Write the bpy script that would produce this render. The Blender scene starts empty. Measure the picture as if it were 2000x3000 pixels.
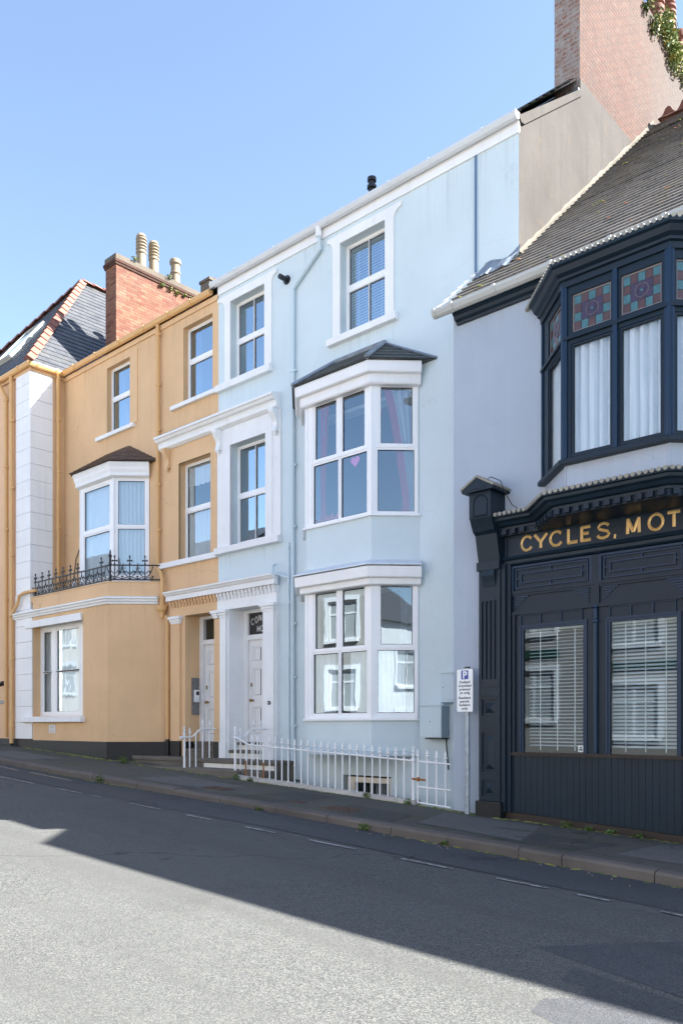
import bpy, math, random
from mathutils import Vector
R = math.radians
random.seed(7)
sc = bpy.context.scene
col = sc.collection
PI = math.pi

# ------------------------------------------------------------------ camera
cam = bpy.data.objects.new('camera', bpy.data.cameras.new('camera'))
col.objects.link(cam)
cam.location = (0, 0, 1.6)
cam.rotation_euler = (R(90), 0, R(42.55))
cam.data.sensor_fit = 'HORIZONTAL'
cam.data.sensor_width = 36.0
cam.data.lens = 36.0 * 2450 / 2000
cam.data.shift_y = (2126 - 1500) / 2000.0
cam.data.clip_start = 0.05
cam.data.clip_end = 2000
sc.camera = cam

# ------------------------------------------------------------------ sky, sun, exposure
SX, TAN = 1.45, 1.45                    # sun: sideways run and rise for each metre towards the houses
EL = math.atan(TAN / math.hypot(1, SX))
AZ = math.atan2(SX, 1)
w = bpy.data.worlds.new('World'); sc.world = w
w.use_nodes = True
nt = w.node_tree
sky = nt.nodes.new('ShaderNodeTexSky'); sky.sky_type = 'NISHITA'
sky.sun_disc = False
sky.sun_elevation = EL
sky.sun_rotation = AZ
sky.air_density = 1.0; sky.dust_density = 0.5; sky.ozone_density = 3.5
bg = nt.nodes['Background']
bg.inputs['Strength'].default_value = 0.077
tn = nt.nodes.new('ShaderNodeMix'); tn.data_type = 'RGBA'; tn.blend_type = 'MULTIPLY'
tn.inputs[0].default_value = 1.0; tn.inputs[7].default_value = (1.17, 1.02, .91, 1)
nt.links.new(sky.outputs[0], tn.inputs[6]); nt.links.new(tn.outputs[2], bg.inputs[0])
sun = bpy.data.objects.new('sun', bpy.data.lights.new('sun', 'SUN'))
col.objects.link(sun)
sun.data.energy = 5.0; sun.data.angle = R(0.55); sun.data.color = (1.0, 0.965, 0.915)
sd = Vector((SX, 1, TAN)).normalized()
sun.rotation_euler = sd.to_track_quat('Z', 'Y').to_euler()
sun.location = (10, 20, 30)
sc.view_settings.view_transform = 'Standard'
sc.view_settings.look = 'None'
sc.view_settings.gamma = 1
sc.view_settings.exposure = 2.45
try:
    sc.cycles.max_bounces = 8; sc.cycles.transparent_max_bounces = 12
    sc.cycles.caustics_reflective = False; sc.cycles.caustics_refractive = False
except Exception:
    pass

# ------------------------------------------------------------------ materials
def mat(name):
    m = bpy.data.materials.new(name); m.use_nodes = True
    t = m.node_tree; b = t.nodes['Principled BSDF']
    return m, t, b
def N(t, kind, **kw):
    n = t.nodes.new('ShaderNode' + kind)
    for k, v in kw.items():
        if k in n.inputs: n.inputs[k].default_value = v
        else: setattr(n, k, v)
    return n
def mixrgb(t, fac, a, b, mode='MIX'):
    n = t.nodes.new('ShaderNodeMix'); n.data_type = 'RGBA'; n.blend_type = mode
    for sock, v in ((n.inputs[0], fac), (n.inputs[6], a), (n.inputs[7], b)):
        if hasattr(v, 'links'): t.links.new(v, sock)
        else: sock.default_value = v if isinstance(v, (int, float)) else (*v[:3], 1)
    return n.outputs[2]
def ramp(t, src, a, b, va=0.0, vb=1.0):
    n = t.nodes.new('ShaderNodeMapRange'); n.clamp = True
    n.inputs[1].default_value = a; n.inputs[2].default_value = b
    n.inputs[3].default_value = va; n.inputs[4].default_value = vb
    t.links.new(src, n.inputs[0]); return n.outputs[0]
def noise(t, scale, vec=None, detail=4, rough=.6):
    n = N(t, 'TexNoise'); n.inputs['Scale'].default_value = scale
    n.inputs['Detail'].default_value = detail; n.inputs['Roughness'].default_value = rough
    if vec is not None: t.links.new(vec, n.inputs['Vector'])
    return n.outputs[0]
def coord(t, which='Position', sc3=None):
    if which == 'Position': v = t.nodes.new('ShaderNodeNewGeometry').outputs['Position']
    else: v = t.nodes.new('ShaderNodeTexCoord').outputs[which]
    if sc3:
        m = N(t, 'Mapping'); m.inputs['Scale'].default_value = sc3
        t.links.new(v, m.inputs[0]); v = m.outputs[0]
    return v
def bump(t, b, h, strength=.3, dist=.01):
    n = N(t, 'Bump'); n.inputs['Strength'].default_value = strength; n.inputs['Distance'].default_value = dist
    t.links.new(h, n.inputs['Height']); t.links.new(n.outputs[0], b.inputs['Normal'])

def paint(name, c, rough=.6, var=.06, grain=.25, stain=0.0, staincol=(.18, .17, .14), spec=.4, streak=0.0, streakcol=None, drips=(), cracks=0.0):
    m, t, b = mat(name)
    p = coord(t)
    n1 = noise(t, .9, p, 5)
    k = ramp(t, n1, .3, .7, 1 - var, 1 + var)
    s = N(t, 'VectorMath', operation='SCALE'); s.inputs[0].default_value = c
    t.links.new(k, s.inputs['Scale'])
    c0 = s.outputs[0]
    if streak:
        n2 = noise(t, 1.0, coord(t, 'Position', (7, 7, .35)), 5)
        c0 = mixrgb(t, ramp(t, n2, .52, .8, 0, streak), c0, streakcol or staincol)
    if stain:
        n3 = noise(t, 14.0 if 'line' in name else 3.5, p, 8, .7)
        c0 = mixrgb(t, ramp(t, n3, .44 if 'line' in name else .58, .58 if 'line' in name else .72, 0, stain), c0, staincol)
    if drips:
        sp = N(t, 'SeparateXYZ'); t.links.new(p, sp.inputs[0])
        dn = ramp(t, noise(t, 1.0, coord(t, 'Position', (16, 16, .5)), 4), .5, .7)
        for (xa, xb, zt_, ln) in drips:
            m1 = N(t, 'Math', operation='MULTIPLY'); t.links.new(ramp(t, sp.outputs[0], xa, xa + .04), m1.inputs[0]); t.links.new(ramp(t, sp.outputs[0], xb - .04, xb, 1, 0), m1.inputs[1])
            m2 = N(t, 'Math', operation='MULTIPLY'); t.links.new(ramp(t, sp.outputs[2], zt_ - ln, zt_), m2.inputs[0]); t.links.new(ramp(t, sp.outputs[2], zt_, zt_ + .01, 1, 0), m2.inputs[1])
            m3 = N(t, 'Math', operation='MULTIPLY'); t.links.new(m1.outputs[0], m3.inputs[0]); t.links.new(m2.outputs[0], m3.inputs[1])
            m4 = N(t, 'Math', operation='MULTIPLY'); t.links.new(m3.outputs[0], m4.inputs[0]); t.links.new(dn, m4.inputs[1])
            m5 = N(t, 'Math', operation='MULTIPLY'); m5.inputs[1].default_value = .28; t.links.new(m4.outputs[0], m5.inputs[0])
            c0 = mixrgb(t, m5.outputs[0], c0, tuple(.62 * x for x in staincol))
    if cracks:
        vk = N(t, 'TexVoronoi', feature='DISTANCE_TO_EDGE'); vk.inputs['Scale'].default_value = .55
        ad2 = N(t, 'VectorMath', operation='ADD'); nz2 = N(t, 'TexNoise'); nz2.inputs['Scale'].default_value = 3.0; t.links.new(p, nz2.inputs['Vector']); t.links.new(p, ad2.inputs[0]); sc2 = N(t, 'VectorMath', operation='SCALE'); sc2.inputs['Scale'].default_value = .4; t.links.new(nz2.outputs[1], sc2.inputs[0]); t.links.new(sc2.outputs[0], ad2.inputs[1]); t.links.new(ad2.outputs[0], vk.inputs['Vector'])
        mk = N(t, 'Math', operation='MULTIPLY'); t.links.new(ramp(t, vk.outputs['Distance'], .001, .004, cracks, 0), mk.inputs[0]); t.links.new(ramp(t, noise(t, .8, p, 3), .5, .56), mk.inputs[1])
        c0 = mixrgb(t, mk.outputs[0], c0, tuple(.35 * x for x in c))
    t.links.new(c0, b.inputs['Base Color'])
    b.inputs['Roughness'].default_value = rough
    b.inputs['Specular IOR Level'].default_value = spec
    if grain:
        bump(t, b, noise(t, 60, p, 6, .7), grain, .006)
    return m

def brick(name, c1, c2, mort, white=0.0, dirt=.3, lum=1.0, grey_y=None):
    m, t, b = mat(name)
    p = coord(t)
    sp = N(t, 'SeparateXYZ'); t.links.new(p, sp.inputs[0])
    ad = N(t, 'Math', operation='ADD'); t.links.new(sp.outputs[0], ad.inputs[0]); t.links.new(sp.outputs[1], ad.inputs[1])
    cb = N(t, 'CombineXYZ'); t.links.new(ad.outputs[0], cb.inputs[0]); t.links.new(sp.outputs[2], cb.inputs[1])
    wob = N(t, 'TexNoise'); wob.inputs['Scale'].default_value = 5.0; t.links.new(p, wob.inputs['Vector'])
    wv = N(t, 'VectorMath', operation='SCALE'); wv.inputs['Scale'].default_value = .02; t.links.new(wob.outputs[1], wv.inputs[0])
    va = N(t, 'VectorMath', operation='ADD'); t.links.new(cb.outputs[0], va.inputs[0]); t.links.new(wv.outputs[0], va.inputs[1])
    br = N(t, 'TexBrick')
    br.inputs['Scale'].default_value = 1.0
    br.inputs['Brick Width'].default_value = .225; br.inputs['Row Height'].default_value = .075
    br.inputs['Mortar Size'].default_value = .009; br.inputs['Mortar Smooth'].default_value = .3
    br.inputs['Bias'].default_value = 0.0
    br.inputs['Color1'].default_value = (*c1, 1); br.inputs['Color2'].default_value = (*c2, 1); br.inputs['Mortar'].default_value = (*mort, 1)
    t.links.new(va.outputs[0], br.inputs['Vector'])
    c0 = br.outputs['Color']
    c0 = mixrgb(t, ramp(t, noise(t, 9, p, 6, .7), .45, .7, 0, .45), c0, tuple(.55 * x for x in c1))
    c0 = mixrgb(t, ramp(t, noise(t, 1.3, p, 8, .7), .48, .68, 0, dirt), c0, tuple(lum * x for x in (.34, .30, .27)))
    if white: c0 = mixrgb(t, ramp(t, noise(t, 6, p, 8, .8), .42, .6, 0, white), c0, tuple(lum * x for x in (.55, .53, .5)))
    if grey_y: c0 = mixrgb(t, ramp(t, noise(t, 2.6, p, 9, .8), .48, .62, 0, .6), c0, tuple(.42 * x for x in c1)); c0 = mixrgb(t, ramp(t, noise(t, 4.5, coord(t, 'Position', (1, 1, 1.6)), 9, .8), .54, .66, 0, .55), c0, (.115, .085, .062))
    gp = noise(t, 11, coord(t, 'Position', (1, .55, 3.2)), 5, .7)
    c0 = mixrgb(t, ramp(t, gp, .60, .66, 0, .8), c0, tuple(.22 * x for x in c1))
    if grey_y:
        ga = N(t, 'Math', operation='ADD'); t.links.new(sp.outputs[1], ga.inputs[0])
        gn = N(t, 'Math', operation='MULTIPLY'); gn.inputs[1].default_value = 2.4; t.links.new(noise(t, 1.4, p, 6, .7), gn.inputs[0]); t.links.new(gn.outputs[0], ga.inputs[1])
        c0 = mixrgb(t, ramp(t, ga.outputs[0], grey_y + .6, grey_y + 2.6, 0, .75), c0, (.052, .044, .037))
    t.links.new(c0, b.inputs['Base Color'])
    b.inputs['Roughness'].default_value = .9
    mm = N(t, 'Math', operation='SUBTRACT'); t.links.new(noise(t, 30, p, 5, .7), mm.inputs[0]); t.links.new(br.outputs['Fac'], mm.inputs[1])
    bump(t, b, mm.outputs[0], .7, .012)
    return m

def slate(name, c1, c2, bw=.28, rh=.2, moss=0.0, mosscol=(.30, .27, .10), rough=.55):
    m, t, b = mat(name)
    uv = coord(t, 'UV'); p = coord(t)
    br = N(t, 'TexBrick'); br.inputs['Scale'].default_value = 1
    br.inputs['Brick Width'].default_value = bw; br.inputs['Row Height'].default_value = rh
    br.inputs['Mortar Size'].default_value = .006; br.inputs['Mortar Smooth'].default_value = .1
    br.inputs['Color1'].default_value = (*c1, 1); br.inputs['Color2'].default_value = (*c2, 1); br.inputs['Mortar'].default_value = (.02, .02, .022, 1)
    t.links.new(uv, br.inputs['Vector'])
    c0 = mixrgb(t, ramp(t, noise(t, 7, p, 6, .7), .4, .7, 0, .5), br.outputs['Color'], tuple(1.5 * x for x in c2))
    if moss: c0 = mixrgb(t, ramp(t, noise(t, 2.2, p, 9, .75), .5, .68, 0, moss), c0, mosscol)
    t.links.new(c0, b.inputs['Base Color'])
    b.inputs['Roughness'].default_value = rough
    mm = N(t, 'Math', operation='SUBTRACT'); t.links.new(noise(t, 25, p, 5), mm.inputs[0]); t.links.new(br.outputs['Fac'], mm.inputs[1])
    bump(t, b, mm.outputs[0], .5, .01)
    return m

def asphalt(name, dark, light, patch, rough=.85, sc1=95, moss=0.0):
    m, t, b = mat(name)
    p = coord(t)
    v = N(t, 'TexVoronoi'); v.inputs['Scale'].default_value = sc1; t.links.new(p, v.inputs['Vector'])
    sx = N(t, 'SeparateColor'); t.links.new(v.outputs['Color'], sx.inputs[0])
    c0 = mixrgb(t, ramp(t, sx.outputs[0], .1, .95, 0, 1), dark, light)
    c0 = mixrgb(t, ramp(t, v.outputs['Distance'], .42, .8, 0, .72), c0, tuple(.42 * x for x in dark))
    c0 = mixrgb(t, ramp(t, sx.outputs[1], .93, .98, 0, .3), c0, (.25, .2, .16))
    c0 = mixrgb(t, ramp(t, noise(t, 9, p, 8, .75), .5, .72, 0, .4), c0, tuple(.6 * x for x in dark))
    c0 = mixrgb(t, ramp(t, noise(t, .35, p, 6, .6), .4, .66, 0, .55), c0, patch)
    c0 = mixrgb(t, ramp(t, noise(t, 1.0, coord(t, 'Position', (.12, 1.6, 1)), 5, .6), .48, .66, 0, .6), c0, tuple(.72 * x for x in patch))
    c0 = mixrgb(t, ramp(t, noise(t, .8, p, 9, .75), .56, .7, 0, .4), c0, tuple(.5 * x for x in patch))
    ck = N(t, 'TexVoronoi', feature='DISTANCE_TO_EDGE'); ck.inputs['Scale'].default_value = .16
    dis = N(t, 'VectorMath', operation='ADD'); t.links.new(p, dis.inputs[0])
    nz = N(t, 'TexNoise'); nz.inputs['Scale'].default_value = 2.0; t.links.new(p, nz.inputs['Vector']); t.links.new(nz.outputs[1], dis.inputs[1])
    t.links.new(dis.outputs[0], ck.inputs['Vector'])
    c0 = mixrgb(t, ramp(t, ck.outputs['Distance'], .0015, .005, .5, 0), c0, (.02, .02, .02))
    if moss: c0 = mixrgb(t, ramp(t, noise(t, 1.2, p, 9, .75), .52, .68, 0, moss), c0, (.07, .085, .03))
    t.links.new(c0, b.inputs['Base Color'])
    b.inputs['Roughness'].default_value = rough
    b.inputs['Specular IOR Level'].default_value = .3
    bump(t, b, v.outputs['Distance'], .42, .006)
    return m

def plain(name, c, rough=.5, metal=0.0, spec=.5, nz=0.0, nscale=20):
    m, t, b = mat(name)
    if nz:
        k = ramp(t, noise(t, nscale, coord(t), 6, .7), .3, .7, 1 - nz, 1 + nz)
        s = N(t, 'VectorMath', operation='SCALE'); s.inputs[0].default_value = c
        t.links.new(k, s.inputs['Scale']); t.links.new(s.outputs[0], b.inputs['Base Color'])
    else:
        b.inputs['Base Color'].default_value = (*c, 1)
    b.inputs['Roughness'].default_value = rough; b.inputs['Metallic'].default_value = metal
    b.inputs['Specular IOR Level'].default_value = spec
    return m

def glass(name, f0=.27, tint=(.86, .9, .92), wav=.06):
    m, t, b = mat(name)
    t.nodes.remove(b)
    out = t.nodes['Material Output']
    lw = N(t, 'LayerWeight'); lw.inputs['Blend'].default_value = .5
    pw = N(t, 'Math', operation='POWER'); pw.inputs[1].default_value = 5.0; t.links.new(lw.outputs['Facing'], pw.inputs[0])
    fac = ramp(t, pw.outputs[0], 0, 1, f0, 1.0)
    tr = N(t, 'BsdfTransparent'); tr.inputs[0].default_value = (*tint, 1)
    gl = N(t, 'BsdfGlossy'); gl.inputs[0].default_value = (.76, .90, 1, 1); gl.inputs['Roughness'].default_value = 0.01
    bp = N(t, 'Bump'); bp.inputs['Strength'].default_value = wav; bp.inputs['Distance'].default_value = .012
    t.links.new(noise(t, 1.7, coord(t), 2, .5), bp.inputs['Height'])
    t.links.new(bp.outputs[0], gl.inputs['Normal'])
    mx = N(t, 'MixShader'); t.links.new(fac, mx.inputs[0])
    t.links.new(tr.outputs[0], mx.inputs[1]); t.links.new(gl.outputs[0], mx.inputs[2])
    t.links.new(mx.outputs[0], out.inputs[0])
    return m

M = {}
M['white'] = paint('white_masonry_paint', (.79, .80, .80), .55, .05, .3, .22, (.52, .50, .45), streak=.28)
M['whitewood'] = paint('white_gloss_paint', (.80, .81, .815), .4, .04, .1, .14, (.5, .48, .44), streak=.15)
M['upvc'] = paint('white_window_plastic', (.84, .85, .86), .35, .02, 0, 0)
M['gutterwhite'] = paint('white_gutter_plastic', (.60, .63, .655), .4, .04, 0, .1, (.4, .4, .38))
M['gutterold'] = paint('mossy_white_gutter', (.46, .47, .45), .6, .1, .1, .5, (.20, .22, .10))
M['fillet'] = paint('lime_fillet', (.13, .115, .09), .9, .25, .5, .5, (.06, .055, .04))
M['blue'] = paint('pale_blue_render', (.585, .68, .715), .75, .045, .35, .08, (.46, .54, .56), streak=.08, cracks=.12, drips=((-10.27, -8.74, 8.36, .9), (-13.4, -11.8, 8.38, .8), (-13.4, -11.54, 5.07, .5), (-8.3, -6.5, 10.38, 1.2), (-11.1, -10.4, 10.38, .8)))
M['orange'] = paint('orange_render', (.68, .45, .25), .75, .07, .4, .14, (.42, .27, .14), streak=.22, cracks=.4, drips=((-17.95, -16.42, 8.43, .7), (-14.95, -13.42, 8.4, .6), (-15.37, -13.42, 5.04, .5), (-19.5, -16.2, 4.25, .35), (-19.4, -17.1, 1.68, .35), (-19.4, -13.5, 10.3, .6)))
M['orangepipe'] = paint('orange_pipe_paint', (.66, .40, .17), .5, .05, .05, .1, (.4, .25, .1))
M['peach'] = paint('peach_render', (.70, .45, .27), .75, .05, .3, .06, (.5, .33, .2))
M['lav'] = paint('lavender_render', (.375, .43, .505), .75, .05, .35, .10, (.50, .51, .56), streak=.22, cracks=.2, drips=((-6.95, -5.6, 7.35, .7), (-5.6, -2.9, 4.77, .3)))
M['black'] = paint('black_plinth_paint', (.009, .010, .012), .5, .1, .3, .25, (.05, .055, .035))
M['navy'] = paint('navy_gloss_paint', (.008, .019, .032), .42, .12, .12, .2, (.022, .03, .04), spec=.28, streak=.2)
M['navy2'] = paint('navy_trim_paint', (.010, .030, .064), .38, .06, .05, 0, spec=.3)
M['gable'] = paint('grey_roughcast', (.058, .052, .047), .95, .22, .9, .5, (.10, .075, .045), streak=.75, streakcol=(.034, .033, .033))
M['brick'] = brick('red_brick', (.135, .038, .02), (.25, .11, .062), (.085, .062, .046), 0, .22, .38)
M['brickold'] = brick('weathered_brick', (.074, .019, .007), (.084, .032, .015), (.020, .015, .011), .14, .3, .10, 15.4)
M['brickwhite'] = brick('limewashed_brick', (.22, .075, .045), (.26, .15, .11), (.36, .35, .33), .85, .4, .6)
M['cement'] = paint('lichened_cement', (.115, .098, .078), .95, .2, .8, .5, (.05, .055, .025))
M['slateblue'] = slate('blue_slate', (.032, .036, .043), (.060, .063, .070), .3, .21, .15, (.22, .2, .15), .5)
M['slatebay'] = slate('dark_green_slate', (.035, .045, .045), (.06, .07, .07), .3, .15)
M['tilebrown'] = slate('brown_plain_tile', (.10, .062, .045), (.16, .10, .07), .17, .075, .2, (.15, .14, .08), .8)
M['slateshop'] = slate('lichened_slate', (.080, .078, .077), (.160, .150, .142), .28, .17, .55, (.17, .15, .08), .75)
M['ridge'] = paint('red_ridge_tile', (.22, .095, .07), .8, .2, .4, .35, (.24, .18, .14))
M['lead'] = plain('lead_sheet', (.22, .26, .31), .5, .3, .5, .3, 6)
M['whitelead'] = paint('painted_lead', (.66, .70, .74), .6, .08, .2, .3, (.25, .25, .24))
M['pot'] = paint('buff_clay', (.25, .205, .145), .8, .12, .2, .2, (.3, .22, .14))
M['redpot'] = paint('red_clay', (.16, .06, .04), .8, .12, .2, .2, (.3, .2, .14))
M['glass'] = glass('window_glass', .22)
M['glassold'] = glass('old_wavy_glass', .12, (.9, .93, .94), .25)
M['glassshop'] = glass('shop_glass', .06, (.9, .94, .94), .05)
M['glassnet'] = glass('clear_glass', .12, (.93, .95, .96), .08)
M['glasssky'] = glass('upper_window_glass', .48, (.86, .9, .92), .07)
M['gasket'] = plain('black_gasket', (.015, .015, .017), .5)
M['dark'] = plain('dark_room', (.05, .05, .055), .9)
M['roomwall'] = plain('room_wall', (.16, .155, .15), .9)
M['net'] = paint('white_net_curtain', (.68, .72, .73), .9, .04, 0)
M['curtgrey'] = paint('grey_curtain', (.38, .40, .40), .9, .08, 0)
M['curtdark'] = paint('dark_slate_curtain', (.10, .13, .16), .9, .08, 0)
M['curtblue'] = paint('blue_grey_curtain', (.12, .20, .32), .9, .08, 0)
M['curtpink'] = paint('crimson_lining', (.26, .015, .03), .9, .08, 0)
M['redcloth'] = paint('red_cloth', (.45, .05, .03), .9, .25, .3)
M['pink'] = paint('pink_felt', (.75, .16, .42), .8, .12, .1, .35, (.8, .45, .65))
M['blind'] = plain('grey_blind_slat', (.50, .56, .58), .5)
M['blindwhite'] = plain('white_blind_slat', (.44, .48, .50), .45)
M['iron'] = plain('black_cast_iron', (.006, .008, .013), .45, 0, .5, .2)
M['whiteiron'] = paint('chipped_white_iron_paint', (.80, .80, .80), .4, .05, .1, .22, (.35, .17, .07))
M['rust'] = plain('rust', (.30, .13, .05), .9, 0, .3, .4)
M['blackplastic'] = plain('black_plastic', (.012, .012, .014), .4)
M['greyplastic'] = plain('grey_metal_panel', (.20, .20, .20), .45, .4, .5, .3)
M['bluepipe'] = paint('pale_blue_pipe_paint', (.55, .66, .71), .4, .03, .05, .06, (.4, .48, .5))
M['boxblue'] = paint('meter_box_blue', (.52, .62, .67), .45, .02, .02, 0)
M['boxshade'] = paint('meter_box_shaded_blue', (.27, .34, .38), .5, .04, .02, 0)  # darkened box blue: shade of the right side put into the colour
M['galv'] = plain('galvanised_steel', (.33, .37, .41), .5, .5, .5, .25, 12)
M['signwhite'] = plain('white_sign_face', (.80, .82, .83), .35)
M['signblue'] = plain('blue_sign_panel', (.03, .05, .30), .35)
M['ink'] = plain('black_lettering', (.012, .012, .014), .5)
M['gold'] = plain('gold_leaf', (.74, .48, .19), .4, .3, .5, .15, 30)
M['fascgrey'] = plain('white_lettering', (.75, .76, .74), .5)
M['stone'] = paint('worn_step_stone', (.13, .115, .095), .9, .2, .6, .5, (.07, .08, .035))
M['stonewhite'] = paint('painted_riser', (.72, .70, .64), .7, .1, .4, .4, (.35, .3, .2))
M['plinthstone'] = paint('rough_plinth', (.42, .39, .35), .95, .2, .9, .6, (.17, .15, .09))
M['kerb'] = paint('granite_kerb', (.115, .098, .086), .85, .25, .6, .6, (.06, .06, .04))
M['road'] = asphalt('road_asphalt', (.060, .065, .065), (.145, .145, .136), (.094, .096, .092))
M['roadpatch'] = asphalt('trench_asphalt', (.046, .050, .057), (.100, .103, .108), (.066, .069, .074), .8, 125)
M['pave'] = asphalt('pavement_asphalt', (.065, .06, .052), (.15, .14, .12), (.105, .10, .086), .9, 100, .6)
M['pavepatch'] = asphalt('pavement_patch', (.10, .098, .092), (.19, .185, .175), (.14, .135, .125), .9, 100, .25)
M['pavedark'] = asphalt('pavement_dark_patch', (.05, .05, .048), (.11, .108, .10), (.07, .068, .06), .9, 100, .5)
M['line'] = paint('worn_white_line', (.31, .31, .305), .8, .1, .5, .98, (.09, .089, .087), streak=.0)
M['yline'] = paint('worn_yellow_line', (.34, .29, .17), .85, .1, .5, .95, (.14, .14, .14))
M['manhole'] = plain('rusty_iron_cover', (.10, .06, .045), .75, .2, .4, .4, 25)
M['leaf'] = paint('weed_leaf', (.07, .13, .03), .6, .35, 0)
M['leafdry'] = paint('dry_weed_leaf', (.26, .24, .06), .6, .35, 0)
M['grass'] = paint('kerb_moss', (.075, .10, .025), .95, .35, .6)
M['lichen'] = paint('roof_lichen_orange', (.48, .20, .09), .95, .3, .6)
M['mossy'] = paint('roof_moss', (.20, .20, .05), .95, .3, .6)
M['wood'] = paint('brown_sill_wood', (.035, .024, .018), .6, .2, .2)
M['corr'] = paint('corrugated_capping', (.30, .29, .25), .8, .25, .3, .6, (.12, .13, .05))
M['ground'] = paint('bare_ground', (.14, .14, .12), .95, .2, .3)
M['dash'] = paint('grey_pebbledash', (.42, .40, .37), .95, .08, .9, .2, (.3, .28, .25))
M['cream'] = paint('cream_render', (.74, .68, .58), .8, .05, .3)
M['doorwhite'] = paint('white_door_paint', (.74, .74, .73), .45, .05, .05, .15, (.5, .47, .42))
M['brass'] = plain('tarnished_brass', (.30, .2, .08), .35, .8)
M['teal'] = plain('teal_stained_glass', (.055, .15, .165), .12, 0, .6, .25, 8)
M['rubyglass'] = plain('brown_stained_glass', (.085, .038, .03), .12, 0, .6, .25, 8)
M['purple'] = plain('purple_stained_glass', (.05, .028, .06), .12, 0, .6, .25, 8)
M['came'] = plain('lead_came', (.20, .18, .18), .5)
M['green'] = plain('green_board', (.015, .075, .05), .5)
M['pinkroof'] = paint('red_tiled_roof', (.40, .22, .18), .85, .15, .4)

# ------------------------------------------------------------------ mesh helpers
class Fr:
    """vertical plane: s runs along it (left to right seen from outside), d sticks out of it, z up"""
    def __init__(s, x, y, ang=0.0):
        a = R(ang); s.x, s.y = x, y; s.u = (math.cos(a), math.sin(a)); s.o = (math.sin(a), -math.cos(a))
    def __call__(s, a, d, z):
        return (s.x + a * s.u[0] + d * s.o[0], s.y + a * s.u[1] + d * s.o[1], z)
class WFr(Fr):
    """facade frame whose s equals world x"""
    def __init__(s, y): super().__init__(0, y, 0)

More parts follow.
